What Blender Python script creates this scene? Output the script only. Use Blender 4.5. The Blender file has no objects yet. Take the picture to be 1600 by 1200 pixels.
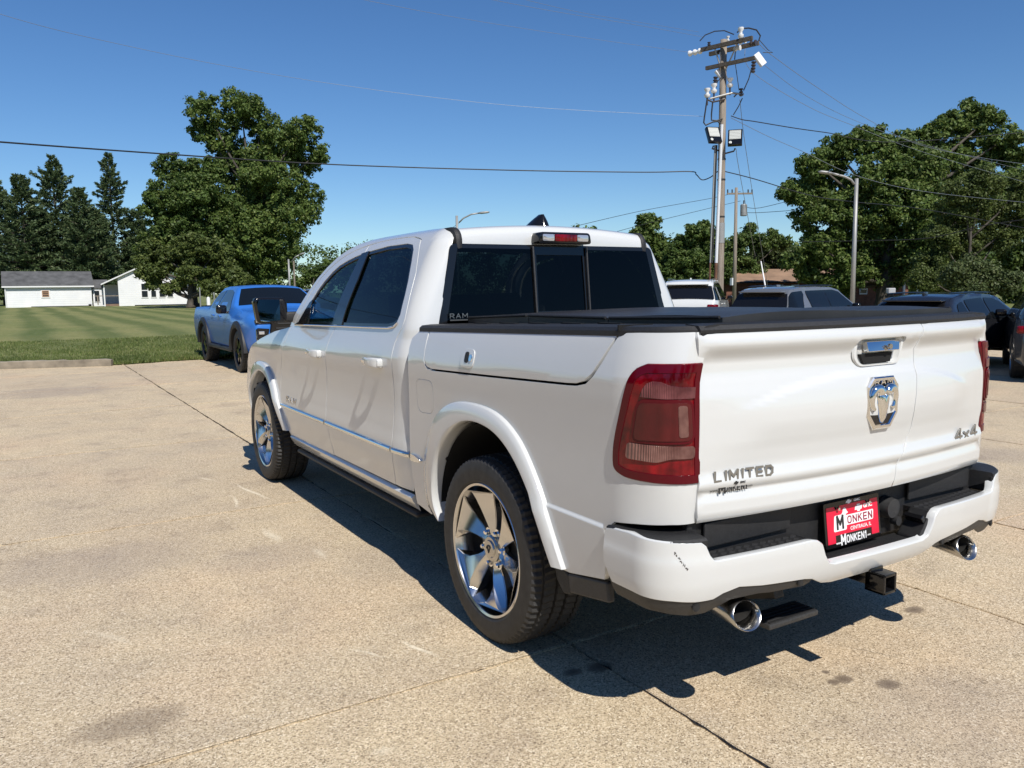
import bpy, bmesh, math, random
import numpy as np
from mathutils import Vector, Matrix
from mathutils.geometry import delaunay_2d_cdt
random.seed(7); np.random.seed(7)
SC=bpy.context.scene; COL=SC.collection; PI=math.pi
# ---------------- camera ----------------
CAM=np.array([-2.66770472,-3.00278328,1.52535291]); YAW,PIT,ROL=(math.radians(a) for a in (31.21648,6.62806,-0.7254)); FP=1273.77
cf=np.array([math.sin(YAW)*math.cos(PIT),math.cos(YAW)*math.cos(PIT),-math.sin(PIT)])
r0=np.array([math.cos(YAW),-math.sin(YAW),0.]); u0=np.cross(r0,cf)
cr=r0*math.cos(ROL)+u0*math.sin(ROL); cu=-r0*math.sin(ROL)+u0*math.cos(ROL)
cam=bpy.data.cameras.new('camera'); camo=bpy.data.objects.new('camera',cam); COL.objects.link(camo); SC.camera=camo
camo.matrix_world=Matrix([[cr[0],cu[0],-cf[0],CAM[0]],[cr[1],cu[1],-cf[1],CAM[1]],[cr[2],cu[2],-cf[2],CAM[2]],[0,0,0,1]])
cam.sensor_width=36; cam.lens=FP/1600*36; cam.clip_end=3000; cam.clip_start=.05
def P(px,py,D):                       # point seen at pixel (px,py) of the 1600-wide photo, D metres along the view axis
    return CAM+(cf+cr*(px-800)/FP-cu*(py-600)/FP)*D
# ---------------- light ----------------
SD=Vector((-.10,-.85,1.0)).normalized()     # towards the sun
EL=math.asin(SD.z); AZ=math.atan2(SD.x,SD.y)
w=bpy.data.worlds.new("World"); SC.world=w; w.use_nodes=True
nt=w.node_tree; bg=nt.nodes['Background']; sky=nt.nodes.new('ShaderNodeTexSky'); sky.sky_type='NISHITA'; sky.sun_disc=False
sky.sun_elevation=EL; sky.sun_rotation=AZ; sky.air_density=1.0; sky.dust_density=0.0; sky.ozone_density=2.5; sky.altitude=500
hs=nt.nodes.new('ShaderNodeHueSaturation'); hs.inputs['Hue'].default_value=.503; hs.inputs['Saturation'].default_value=1.17; hs.inputs['Value'].default_value=1.0
nt.links.new(sky.outputs[0],hs.inputs['Color']); tm=nt.nodes.new('ShaderNodeMix'); tm.data_type='RGBA'; tm.blend_type='MULTIPLY'; tm.inputs[0].default_value=1; tm.inputs[7].default_value=(.775,.935,1.08,1)
nt.links.new(hs.outputs[0],tm.inputs[6]); nt.links.new(tm.outputs[2],bg.inputs[0]); bg.inputs[1].default_value=.090
sun=bpy.data.lights.new('sun','SUN'); sun.energy=4.9; sun.angle=math.radians(.53); sun.color=(1,.955,.88)
suno=bpy.data.objects.new('sun',sun); COL.objects.link(suno); suno.rotation_euler=SD.to_track_quat('Z','Y').to_euler()
SC.render.engine='CYCLES'
SC.view_settings.view_transform='Standard'; SC.view_settings.look='None'; SC.view_settings.exposure=.12; SC.view_settings.gamma=1; SC.view_settings.use_curve_mapping=False
# ---------------- helpers ----------------
def tag(o,label=None,cat=None,group=None,kind=None):
    if label:o['label']=label
    if cat:o['category']=cat
    if group:o['group']=group
    if kind:o['kind']=kind
    return o
def empty(name,loc,label,cat,group=None,rz=0):
    o=bpy.data.objects.new(name,None); o.empty_display_size=.2; COL.objects.link(o); o.location=loc; o.rotation_euler=(0,0,rz)
    return tag(o,label,cat,group)
def link(name,me,m=None,parent=None,smooth=None):
    o=bpy.data.objects.new(name,me); COL.objects.link(o)
    if m is not None:
        me.materials.clear(); me.materials.append(m)
    if parent is not None:o.parent=parent
    if smooth is not None:
        me.shade_smooth() if smooth is True else (me.shade_smooth(), me.set_sharp_from_angle(angle=smooth)) if smooth else me.shade_flat()
    return o
def mesh_np(V,F):                     # V (n,3), F (m,k) arrays, quads or triangles
    V=np.asarray(V,dtype=np.float32);F=np.asarray(F,dtype=np.int32);m,k=F.shape
    me=bpy.data.meshes.new('m'); me.vertices.add(len(V)); me.vertices.foreach_set('co',V.ravel())
    me.loops.add(m*k); me.loops.foreach_set('vertex_index',F.ravel())
    me.polygons.add(m); me.polygons.foreach_set('loop_start',np.arange(0,m*k,k,dtype=np.int32))
    me.update(calc_edges=True); return me
class MB:
    def __init__(s): s.b=bmesh.new()
    def box(s,c,d,R=None,bev=0,seg=2):
        t=bmesh.ops.create_cube(s.b,size=1)['verts']
        bmesh.ops.scale(s.b,vec=d,verts=t)
        if bev:
            es=list({e for v in t for e in v.link_edges})
            r=bmesh.ops.bevel(s.b,geom=es,offset=bev,segments=seg,affect='EDGES',profile=.5); t=list({v for f in r['faces'] for v in f.verts}|{v for v in t if v.is_valid})
        if R is not None: bmesh.ops.rotate(s.b,cent=(0,0,0),matrix=R,verts=t)
        bmesh.ops.translate(s.b,vec=c,verts=t); return t
    def tube(s,pts,r,n=8,cap=True,closed=False):
        pts=[Vector(p) for p in pts]; rings=[]; N=len(pts); rr=r if hasattr(r,'__len__') else [r]*N
        up=None
        for i,p in enumerate(pts):
            a=pts[(i-1)%N] if (i>0 or closed) else p; b=pts[(i+1)%N] if (i<N-1 or closed) else p
            d=(b-a).normalized()
            if up is None: up=d.orthogonal().normalized()
            up=(up-d*up.dot(d)).normalized(); sd=d.cross(up)
            rings.append([s.b.verts.new(p+(up*math.cos(2*PI*k/n)+sd*math.sin(2*PI*k/n))*rr[i]) for k in range(n)])
        for i in range(N if closed else N-1):
            A=rings[i];B=rings[(i+1)%N]
            for k in range(n): s.b.faces.new((A[k],A[(k+1)%n],B[(k+1)%n],B[k]))
        if cap and not closed: s.b.faces.new(rings[0][::-1]); s.b.faces.new(rings[-1])
    def prism(s,pts,a,b,ax=1):        # polygon extruded along axis ax from a to b
        def mk(p,h): q=[p[0],p[1]]; q.insert(ax,h); return s.b.verts.new(q)
        A=[mk(p,a) for p in pts];B=[mk(p,b) for p in pts];n=len(pts);fs=[]
        fs.append(s.b.faces.new(A));fs.append(s.b.faces.new(B[::-1]))
        for i in range(n): fs.append(s.b.faces.new((A[i],B[i],B[(i+1)%n],A[(i+1)%n])))
        bmesh.ops.recalc_face_normals(s.b,faces=fs); return A+B
    def lathe(s,prof,n=48,ax='x',close=False,ang=2*PI):   # prof: (axial, radius)
        rings=[]; full=abs(ang-2*PI)<1e-6
        for k in range(n if full else n+1):
            a=ang*k/n;c,sn=math.cos(a),math.sin(a);R=[]
            for (h,r) in prof:
                R.append(s.b.verts.new((h,r*c,r*sn) if ax=='x' else ((r*c,h,r*sn) if ax=='y' else (r*c,r*sn,h))))
            rings.append(R)
        m=len(prof);K=len(rings)
        for k in range(K if full else K-1):
            for i in range(m if close else m-1):
                s.b.faces.new((rings[k][i],rings[k][(i+1)%m],rings[(k+1)%K][(i+1)%m],rings[(k+1)%K][i]))
    def quad(s,*p): return s.b.faces.new([s.b.verts.new(q) for q in p])
    def build(s,name,m,parent=None,smooth=False,bevel=None):
        if bevel:
            es=[e for e in s.b.edges if len(e.link_faces)==2 and e.calc_face_angle(0)>.6]
            bmesh.ops.bevel(s.b,geom=es,offset=bevel,segments=2,affect='EDGES',profile=.5,clamp_overlap=True)
        me=bpy.data.meshes.new(name); s.b.to_mesh(me); s.b.free()
        return link(name,me,m,parent,smooth)
def box(name,c,d,m,parent=None,R=None,bev=0,smooth=False):
    b=MB(); b.box(c,d,R,bev); return b.build(name,m,parent,smooth)
def tube(name,pts,r,m,parent=None,n=8):
    b=MB(); b.tube(pts,r,n); return b.build(name,m,parent,.7)
def copy_tree(o,parent=None,label=None):
    c=o.copy(); COL.objects.link(c); c.parent=parent
    if label:c['label']=label
    for ch in list(o.children): copy_tree(ch,c)
    return c
def chaikin(p,n=2,closed=True):
    for _ in range(n):
        q=[];N=len(p)
        for i in range(N if closed else N-1):
            a=p[i];b=p[(i+1)%N]
            q+= [(.75*a[0]+.25*b[0],.75*a[1]+.25*b[1]),(.25*a[0]+.75*b[0],.25*a[1]+.75*b[1])]
        if not closed:q=[p[0]]+q+[p[-1]]
        p=q
    return p
def rnd(p,r=.03,n=4):                 # round the corners of a closed polygon
    out=[];N=len(p)
    for i in range(N):
        a,b,c=Vector(p[i-1]),Vector(p[i]),Vector(p[(i+1)%N]);l1=(a-b).length;l2=(c-b).length
        k=min(r,l1*.45,l2*.45)
        A=b+(a-b).normalized()*k;B=b+(c-b).normalized()*k
        for j in range(n+1):
            t=j/n;q=A*(1-t)**2+b*2*t*(1-t)+B*t*t;out.append((q.x,q.y))
    return out
def subdiv(p,step,closed=True):
    o=[];N=len(p)
    for i in range(N if closed else N-1):
        a=p[i];b=p[(i+1)%N];n=max(1,int(math.ceil(math.hypot(b[0]-a[0],b[1]-a[1])/step)))
        o+=[(a[0]+(b[0]-a[0])*k/n,a[1]+(b[1]-a[1])*k/n) for k in range(n)]
    if not closed:o.append(tuple(p[-1]))
    return o
def inside(poly,X,Y):
    poly=np.array(poly);x1,y1=poly[:,0],poly[:,1];x2,y2=np.roll(x1,-1),np.roll(y1,-1);r=np.zeros(len(X),bool)
    for a,b,c,d in zip(x1,y1,x2,y2):
        m=((b>Y)!=(d>Y)); 
        if b!=d: r^= m&(X<(c-a)*(Y-b)/(d-b)+a)
    return r
def segdist(poly,X,Y):
    D=np.full(len(X),1e9);n=len(poly)
    for i in range(n):
        a=np.array(poly[i]);b=np.array(poly[(i+1)%n]);ab=b-a;L=ab@ab
        if L<1e-12:continue
        t=np.clip(((X-a[0])*ab[0]+(Y-a[1])*ab[1])/L,0,1)
        D=np.minimum(D,np.hypot(X-a[0]-t*ab[0],Y-a[1]-t*ab[1]))
    return D
def patch(name,outline,fn,mat,parent=None,step=.04,holes=(),sgn=1,ret=.02,lines=(),off=0,mirror=False,su=None,sv=None,roll=.0012,obj=True):
    """curved panel: (u,v) outline triangulated on the surface fn(u,v), analytic normals, returned edge"""
    su=su or step; sv=sv or step; sb=min(su,sv)
    loops=[subdiv(outline,sb)]+[subdiv(h,sb) for h in holes]
    vs=[];es=[];rng=[]
    for L in loops:
        s=len(vs);vs+=L;es+=[(s+i,s+(i+1)%len(L)) for i in range(len(L))];rng.append((s,len(vs)))
    for l in lines:
        l=subdiv(l,sb,False);ar=np.array(l);ok=inside(loops[0],ar[:,0],ar[:,1])&(segdist(loops[0],ar[:,0],ar[:,1])>sb*.3)
        for h in loops[1:]: ok&=~inside(h,ar[:,0],ar[:,1])&(segdist(h,ar[:,0],ar[:,1])>sb*.3)
        prev=None
        for q,k in zip(l,ok):
            if k:
                vs.append(tuple(q)); 
                if prev is not None: es.append((prev,len(vs)-1))
                prev=len(vs)-1
            else: prev=None
    a=np.array(loops[0]);lo=a.min(0);hi=a.max(0)
    gx,gy=np.meshgrid(np.arange(lo[0]+su*.5,hi[0],su),np.arange(lo[1]+sv*.5,hi[1],sv));gx=gx.ravel();gy=gy.ravel()
    ok=inside(loops[0],gx,gy)
    for L in loops:ok&=segdist(L,gx,gy)>sb*.45
    for L in loops[1:]:ok&=~inside(L,gx,gy)
    for l in lines:
        ok&=segdist(list(l)+list(l)[::-1],gx,gy)>sb*.35
    vs+=list(zip(gx[ok].tolist(),gy[ok].tolist()))
    r=delaunay_2d_cdt([Vector(v) for v in vs],es,[],0,1e-7)
    V2=r[0];T=[f for f in r[2] if len(f)==3];o2n={}
    for i,l in enumerate(r[3]):
        for k in l:o2n[k]=i
    V2a=np.array([(v[0],v[1]) for v in V2]);T=np.array(T);c=V2a[T].mean(1)
    ok=inside(loops[0],c[:,0],c[:,1])
    for L in loops[1:]:ok&=~inside(L,c[:,0],c[:,1])
    T=T[ok]
    def pn(u,v):
        e=.0015;p=Vector(fn(u,v));du=Vector(fn(u+e,v))-Vector(fn(u-e,v));dv=Vector(fn(u,v+e))-Vector(fn(u,v-e))
        n=du.cross(dv)*sgn
        n=n.normalized() if n.length>0 else Vector((0,0,1))
        return p+n*off,n
    PV=[pn(*v) for v in V2a];V=[p for p,n in PV];N=[n for p,n in PV];F=[]
    flip=sum((V[q[1]]-V[q[0]]).cross(V[q[2]]-V[q[0]]).dot(N[q[0]]) for q in T.tolist())<0
    F=[tuple(t[::-1]) if flip else tuple(t) for t in T.tolist()]
    if ret:
        for li,(s,e) in enumerate(rng):
            idx=[o2n.get(i,i) for i in range(s,e)];m=len(idx)
            ar=sum(V2a[idx[i]][0]*V2a[idx[(i+1)%m]][1]-V2a[idx[(i+1)%m]][0]*V2a[idx[i]][1] for i in range(m))
            base=len(V)
            for i in range(m):
                p,n=V[idx[i]],N[idx[i]];tn=(V[idx[(i+1)%m]]-V[idx[i-1]]);o=tn.cross(n)
                o=o.normalized() if o.length>0 else n
                s2=(1 if ar>0 else -1)*(1 if (flip is False) else -1)*(-1 if li>0 else 1)
                # outward = away from panel material
                o=o*s2
                V+= [p.copy(),p+o*roll-n*roll,p-n*ret+o*roll];N+=[n,(n*.25+o).normalized(),o]
            for i in range(m):
                j=(i+1)%m
                for k in (0,1):
                    q=(base+3*i+k,base+3*j+k,base+3*j+k+1,base+3*i+k+1)
                    a_=(V[q[1]]-V[q[0]]).cross(V[q[3]]-V[q[0]])
                    F.append(q if a_.dot(N[q[3]]+N[q[2]])>0 else q[::-1])
    def mk(sx):
        me=bpy.data.meshes.new(name);me.from_pydata([(v[0]*sx,v[1],v[2]) for v in V],[],F if sx>0 else [f[::-1] for f in F])
        me.shade_smooth();me.normals_split_custom_set_from_vertices([(n[0]*sx,n[1],n[2]) for n in N]);return link(name,me,mat,parent)
    o=mk(1)
    return (o,mk(-1)) if mirror else o
def text(name,s,size,m,parent=None,ext=.002,M=None,sx=1,off=0,bold=0,shear=0,space=1):
    c=bpy.data.curves.new('t','FONT');c.body=s;c.size=size;c.extrude=ext;c.align_x='CENTER';c.align_y='CENTER';c.offset=bold;c.shear=shear;c.space_character=space;c.resolution_u=3
    o=bpy.data.objects.new('t',c);COL.objects.link(o);dg=bpy.context.evaluated_depsgraph_get();me=bpy.data.meshes.new_from_object(o.evaluated_get(dg));bpy.data.objects.remove(o)
    me.transform(Matrix.Diagonal((sx,1,1,1)))
    if M is not None: me.transform(M)
    return link(name,me,m,parent)
GL_={'L':[((0,1),(0,0),(.62,0))],'I':[((.1,0),(.1,1))],'M':[((0,0),(0,1),(.42,.35),(.84,1),(.84,0))],'T':[((0,1),(.7,1)),((.35,1),(.35,0))],'E':[((.62,1),(0,1),(0,0),(.62,0)),((0,.5),(.55,.5))],
'D':[((0,0),(0,1),(.45,1),(.68,.75),(.68,.25),(.45,0),(0,0))],'R':[((0,0),(0,1),(.5,1),(.66,.85),(.66,.62),(.5,.48),(0,.48)),((.35,.48),(.68,0))],'A':[((0,0),(.38,1),(.76,0)),((.14,.33),(.62,.33))],
'O':[((.15,0),(0,.2),(0,.8),(.15,1),(.5,1),(.65,.8),(.65,.2),(.5,0),(.15,0))],'N':[((0,0),(0,1),(.66,0),(.66,1))],'K':[((0,0),(0,1)),((.62,1),(.05,.45)),((.22,.58),(.66,0))],'1':[((0,.78),(.2,1),(.2,0))],'4':[((.5,0),(.5,1),(0,.3),(.72,.3))],'x':[((0,0),(.55,.6)),((0,.6),(.55,0))],' ':[],'G':[((.65,.85),(.5,1),(.15,1),(0,.8),(0,.2),(.15,0),(.5,0),(.65,.15),(.65,.45),(.4,.45))],'C':[((.65,.82),(.5,1),(.15,1),(0,.8),(0,.2),(.15,0),(.5,0),(.65,.18))]}
def block(name,s,h,m,parent,Mx,wx=1.0,th=.17,dp=.003,gap=.30,serif=0):
    """lettering in solid strokes, centred"""
    b=MB();x=0;n=0;W={}
    out=[]
    for ch in s:
        st=GL_[ch];w_=max([q[0] for l in st for q in l] or [.4]);out.append((st,x));x+=w_+gap+th*.5
    tot=x-gap-th*.5
    for st,x0 in out:
        for l in st:
            for a,c in zip(l,l[1:]):
                n+=1;A=Vector(((a[0]+x0-tot/2)*wx,a[1]-.5));C=Vector(((c[0]+x0-tot/2)*wx,c[1]-.5));d=(C-A);L=d.length;d/=L;nn=Vector((-d.y,d.x))*th*.5;e=d*th*.42
                pts=[A-e+nn,A-e-nn,C+e-nn,C+e+nn];b.prism([(q.x*h,q.y*h) for q in pts],0,dp+n*3e-5,2)
    me=bpy.data.meshes.new(name);b.b.to_mesh(me);b.b.free();me.transform(Mx);return link(name,me,m,parent,False)
def frame(o,x,y):                     # matrix with local x,y axes at o
    x=Vector(x).normalized();z=x.cross(Vector(y)).normalized();y=z.cross(x);o=Vector(o)
    return Matrix([[x.x,y.x,z.x,o.x],[x.y,y.y,z.y,o.y],[x.z,y.z,z.z,o.z],[0,0,0,1]])
# ---------------- materials ----------------
class NT:
    def __init__(s,name):
        s.m=bpy.data.materials.new(name);s.m.use_nodes=True;s.t=s.m.node_tree;s.p=s.t.nodes['Principled BSDF'];s.o=s.t.nodes['Material Output']
    def n(s,ty,**k):
        x=s.t.nodes.new('ShaderNode'+ty)
        for a,b in k.items():
            if a.startswith('i_'): x.inputs[a[2:].replace('_',' ')].default_value=b
            else:setattr(x,a,b)
        return x
    def l(s,a,b): s.t.links.new(a,b)
    def co(s,kind='Object',scale=1):
        t=s.n('TexCoord');
        if scale==1:return t.outputs[kind]
        mp=s.n('Mapping');mp.inputs['Scale'].default_value=scale if hasattr(scale,'__len__') else (scale,)*3;s.l(t.outputs[kind],mp.inputs[0]);return mp.outputs[0]
    def noise(s,vec,sc,det=4,ro=.55):
        x=s.n('TexNoise');x.inputs['Scale'].default_value=sc;x.inputs['Detail'].default_value=det;x.inputs['Roughness'].default_value=ro
        if vec is not None:s.l(vec,x.inputs['Vector'])
        return x.outputs['Fac']
    def ramp(s,f,st):
        r=s.n('ValToRGB');e=r.color_ramp.elements
        while len(e)<len(st):e.new(.5)
        for a,(p_,c) in zip(e,st):a.position=p_;a.color=(*c,1) if hasattr(c,'__len__') else (c,c,c,1)
        s.l(f,r.inputs[0]);return r.outputs[0]
    def mix(s,f,a,b,mode='MIX'):
        x=s.n('Mix',data_type='RGBA',blend_type=mode)
        for k,v in ((0,f),(6,a),(7,b)):
            if hasattr(v,'default_value'):s.l(v,x.inputs[k])
            else:x.inputs[k].default_value=v if k==0 else ((*v,1) if len(v)==3 else v)
        return x.outputs[2]
    def bump(s,h,st=.3,d=.01,nrm=None):
        b=s.n('Bump');b.inputs['Strength'].default_value=st;b.inputs['Distance'].default_value=d;s.l(h,b.inputs['Height'])
        if nrm is not None:s.l(nrm,b.inputs['Normal'])
        s.l(b.outputs[0],s.p.inputs['Normal']);return b.outputs[0]
    def set(s,**k):
        for a,b in k.items():
            i=s.p.inputs[a.replace('_',' ')]
            if hasattr(b,'default_value'):s.l(b,i)
            else:i.default_value=(*b,1) if hasattr(b,'__len__') and len(b)==3 else b
        return s
def simple(name,col,rough=.5,metal=0,bump=0,bs=60,coat=0,var=0,spec=.5):
    t=NT(name);t.set(Base_Color=col,Roughness=rough,Metallic=metal);t.p.inputs['Coat Weight'].default_value=coat;t.p.inputs['Coat Roughness'].default_value=.02;t.p.inputs['Specular IOR Level'].default_value=spec
    if bump or var:
        f=t.noise(t.co(),bs)
        if bump:t.bump(f,bump,.004)
        if var:
            g=t.noise(t.co(),bs*.15,5);a=tuple(c*(1-var) for c in col);b=tuple(min(1,c*(1+var)) for c in col);t.set(Base_Color=t.ramp(g,[(.3,a),(.7,b)]))
    return t.m
M={}
def paint(name,col,flake=.5,cw=1):
    t=NT(name);v=t.n('TexVoronoi');v.inputs['Scale'].default_value=900;t.l(t.co(),v.inputs['Vector'])
    c=t.mix(.04*flake,col,v.outputs['Color'],'OVERLAY');d=t.noise(t.co(),2.2,5);r=t.n('MapRange');t.l(d,r.inputs[0]);r.inputs[3].default_value=.18;r.inputs[4].default_value=.30
    dust=t.noise(t.co(),9,6,.7);c2=t.mix(t.ramp(dust,[(.5,0),(.95,.04)]),c,(.35,.30,.24))
    t.set(Base_Color=c2,Roughness=r.outputs[0]);t.p.inputs['Coat Weight'].default_value=cw;t.p.inputs['Coat Roughness'].default_value=.03;t.p.inputs['Specular IOR Level'].default_value=.5
    ob=t.noise(t.co(),260,2);b=t.n('Bump');b.inputs['Strength'].default_value=.012;b.inputs['Distance'].default_value=.002;t.l(ob,b.inputs['Height']);t.l(b.outputs[0],t.p.inputs['Coat Normal'])
    return t.m
M['white']=paint('pearl_white_paint',(.60,.612,.605))
M['blue']=paint('blue_paint',(.030,.15,.50),.5,.25)
M['silver']=paint('silver_paint',(.12,.13,.145))
M['blackpaint']=paint('black_paint',(.012,.013,.016))
M['greypaint']=paint('grey_paint',(.05,.055,.062))
M['plastic']=simple('black_textured_plastic',(.014,.014,.015),.55,bump=.35,bs=700,var=.3)
M['plastic2']=simple('dark_grey_plastic',(.03,.03,.031),.5,bump=.2,bs=500,var=.2)
M['gloss']=simple('gloss_black',(.007,.007,.008),.10,spec=.5)
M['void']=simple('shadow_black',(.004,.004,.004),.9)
M['chrome']=simple('chrome',(.80,.80,.79),.06,1)
M['satin']=simple('satin_metal',(.50,.49,.47),.24,1,var=.06,bs=20)
M['badge']=simple('badge_grey',(.32,.32,.31),.28,.8)
M['polish']=simple('polished_alloy',(.66,.65,.64),.20,1,var=.05,bs=12)
M['paintalloy']=simple('dark_alloy',(.10,.10,.11),.3,.8)
M['steel']=simple('dark_steel',(.05,.048,.045),.5,.6,bump=.3,bs=80,var=.3)
M['rubber']=simple('tyre_rubber',(.024,.023,.022),.62,bump=.25,bs=180,var=.35)
M['leather']=simple('seat_leather',(.03,.028,.026),.5)
def vinyl():
    t=NT('tonneau_vinyl');f=t.noise(t.co(),420,3);g=t.noise(t.co(),5,5);t.set(Base_Color=t.ramp(g,[(.3,(.016,.016,.018)),(.75,(.030,.030,.032))]),Roughness=.42);t.bump(f,.25,.002);return t.m
M['vinyl']=vinyl()
def glass(name,tr,col=(.6,.8,.85),rough=.0):
    t=NT(name);tb=t.n('BsdfTransparent');tb.inputs[0].default_value=(col[0]*tr,col[1]*tr,col[2]*tr,1)
    g=t.n('BsdfGlossy');g.inputs['Roughness'].default_value=rough;g.inputs['Color'].default_value=(.60,.62,.66,1)
    fr=t.n('Fresnel');fr.inputs[0].default_value=1.34;mx=t.n('MixShader');t.l(fr.outputs[0],mx.inputs[0]);t.l(tb.outputs[0],mx.inputs[1]);t.l(g.outputs[0],mx.inputs[2]);t.l(mx.outputs[0],t.o.inputs[0]);return t.m
M['glass_dark']=glass('privacy_glass',.05)
M['glass_front']=glass('tinted_front_glass',.42,(.55,.85,.85))
M['glass_car']=simple('car_glass',(.006,.008,.010),.03,spec=.4)
M['mirror']=simple('mirror_glass',(.35,.50,.52),.02,1)
def lens(name,c1,c2,st=140,axis=0,cw=.35):
    t=NT(name);sp=t.n('SeparateXYZ');t.l(t.co(),sp.inputs[0]);w_=t.n('Math',operation='SINE');mu=t.n('Math',operation='MULTIPLY');mu.inputs[1].default_value=st*6.283;t.l(sp.outputs[axis],mu.inputs[0]);t.l(mu.outputs[0],w_.inputs[0])
    g=t.noise(t.co(),14,3);a=t.mix(t.ramp(g,[(.35,0),(.7,1)]),c1,c2)
    t.set(Base_Color=a,Roughness=.12);t.p.inputs['Specular IOR Level'].default_value=.25;t.p.inputs['Coat Weight'].default_value=cw;t.p.inputs['Coat Roughness'].default_value=.02
    b=t.n('Bump');b.inputs['Strength'].default_value=.5;b.inputs['Distance'].default_value=.003;t.l(w_.outputs[0],b.inputs['Height']);t.l(b.outputs[0],t.p.inputs['Normal']);return t.m
M['lens_red']=lens('red_lens',(.06,.0003,.003),(.26,.0015,.007),40)
M['lens_dark']=lens('dark_red_lens',(.065,.005,.007),(.095,.006,.008),30)
M['lens_deep']=simple('deep_red_rim',(.085,.0005,.006),.10,spec=.3)
M['lens_pink']=lens('clear_ribbed_lens',(.10,.035,.032),(.25,.125,.105),260)
M['lens_up']=lens('smoked_ribbed_lens',(.09,.02,.025),(.22,.07,.075),260)
M['lens_clear']=simple('clear_lamp_lens',(.55,.56,.58),.08,.6,coat=1)
M['red']=simple('plate_red',(.72,.008,.045),.35)
M['ink']=simple('white_print',(.80,.80,.80),.5)
M['redink']=simple('dark_red_print',(.30,.02,.05),.5)
M['inkb']=simple('black_print',(.02,.02,.02),.5)
M['scuff']=simple('scuff_mark',(.14,.13,.12),.8)
# ground height: the lot dips a little to the right
def ss(x,a,b):
    t=max(0.,min(1.,(x-a)/(b-a))); return t*t*(3-2*t)
def gz(x,y): return -.15*ss(x,2.8,8)-.7*ss(x,22,45)*ss(y,-10,20)
def concrete():
    t=NT('exposed_aggregate_concrete');co=t.co()
    v=t.n('TexVoronoi');v.inputs['Scale'].default_value=165;t.l(co,v.inputs['Vector']);sp=t.n('SeparateColor');t.l(v.outputs['Color'],sp.inputs[0])
    a=t.ramp(sp.outputs[0],[(0,(.23,.185,.13)),(.12,(.40,.335,.24)),(.5,(.55,.47,.35)),(.85,(.62,.535,.41)),(1,(.78,.72,.60))])
    v2=t.n('TexVoronoi');v2.inputs['Scale'].default_value=260;t.l(co,v2.inputs['Vector']);s2=t.n('SeparateColor');t.l(v2.outputs['Color'],s2.inputs[0])
    a=t.mix(t.ramp(s2.outputs[1],[(0,.75),(.09,.70),(.13,0)]),a,(.15,.115,.085))
    a=t.mix(t.ramp(s2.outputs[2],[(.90,0),(.97,.55)]),a,(.70,.64,.52))
    g=t.noise(co,.55,7,.6);a=t.mix(1,a,t.ramp(g,[(.3,(.93,.875,.82)),(.5,(1.02,.985,.92)),(.7,(1.05,.96,.88))]),'MULTIPLY')
    h=t.noise(co,2.3,8,.68);a=t.mix(1,a,t.ramp(h,[(.28,(.72,.70,.70)),(.45,(.96,.95,.93)),(.75,(1.08,1.06,1.0))]),'MULTIPLY')
    oi=t.n('ObjectInfo');a=t.mix(1,a,t.ramp(oi.outputs['Random'],[(0,(.93,.92,.93)),(1,(1.04,1.02,.98))]),'MULTIPLY')
    # stains with a shape of their own (world positions of the spots in the lot)
    gp=t.n('NewGeometry').outputs['Position']
    def spot(x,y,rx,ry,col,st,wob=.25):
        nonlocal a
        mp=t.n('Mapping');mp.vector_type='TEXTURE';mp.inputs['Location'].default_value=(x,y,0);mp.inputs['Scale'].default_value=(rx,ry,1e3);t.l(gp,mp.inputs[0])
        ln=t.n('VectorMath',operation='LENGTH');t.l(mp.outputs[0],ln.inputs[0]);nz=t.noise(gp,11/max(rx,ry)*.35,4,.7);nb=t.n('Math',operation='SUBTRACT');t.l(nz,nb.inputs[0]);nb.inputs[1].default_value=.5;ad=t.n('Math',operation='MULTIPLY_ADD');t.l(nb.outputs[0],ad.inputs[0]);ad.inputs[1].default_value=wob*4;t.l(ln.outputs['Value'],ad.inputs[2])
        f=t.ramp(ad.outputs[0],[(0,st),(.62,st*.75),(1,0)]);a2=t.mix(f,a,col,'MIX');a=a2
    t._spot=spot
    def scratch(x,y,l,w,ang,st,col=(.80,.72,.56)):
        nonlocal a
        mp=t.n('Mapping');mp.vector_type='TEXTURE';mp.inputs['Location'].default_value=(x,y,0);mp.inputs['Rotation'].default_value=(0,0,ang);mp.inputs['Scale'].default_value=(l,w,1e3);
        wv=t.n('VectorMath',operation='MULTIPLY_ADD');nz=t.n('TexNoise');nz.inputs['Scale'].default_value=2.2;t.l(gp,nz.inputs['Vector']);t.l(nz.outputs['Color'],wv.inputs[0]);wv.inputs[1].default_value=(.12,.12,0);t.l(gp,wv.inputs[2])
        sb=t.n('VectorMath',operation='SUBTRACT');t.l(wv.outputs[0],sb.inputs[0]);sb.inputs[1].default_value=(.06,.06,0);t.l(sb.outputs[0],mp.inputs[0])
        ln=t.n('VectorMath',operation='LENGTH');t.l(mp.outputs[0],ln.inputs[0]);br=t.noise(gp,35,3,.7);m=t.n('Math',operation='MULTIPLY_ADD');t.l(br,m.inputs[0]);m.inputs[1].default_value=.9;t.l(ln.outputs['Value'],m.inputs[2])
        a=t.mix(t.ramp(m.outputs[0],[(.35,st),(1,0)]),a,col)
    for q in SCR: scratch(*q)
    for (px,py,rx,ry,st) in SPOTS: spot(px,py,rx,ry,(.16,.12,.085) if st>.5 else (.22,.18,.17),st,.16)
    t.set(Base_Color=a,Roughness=t.ramp(h,[(.3,.68),(.7,.88)]));t.p.inputs['Specular IOR Level'].default_value=.3
    vs=t.n('Math',operation='ADD');t.l(v.outputs['Distance'],vs.inputs[0]);t.l(t.noise(co,60,4),vs.inputs[1]);t.bump(vs.outputs[0],.25,.005);return t.m
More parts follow.
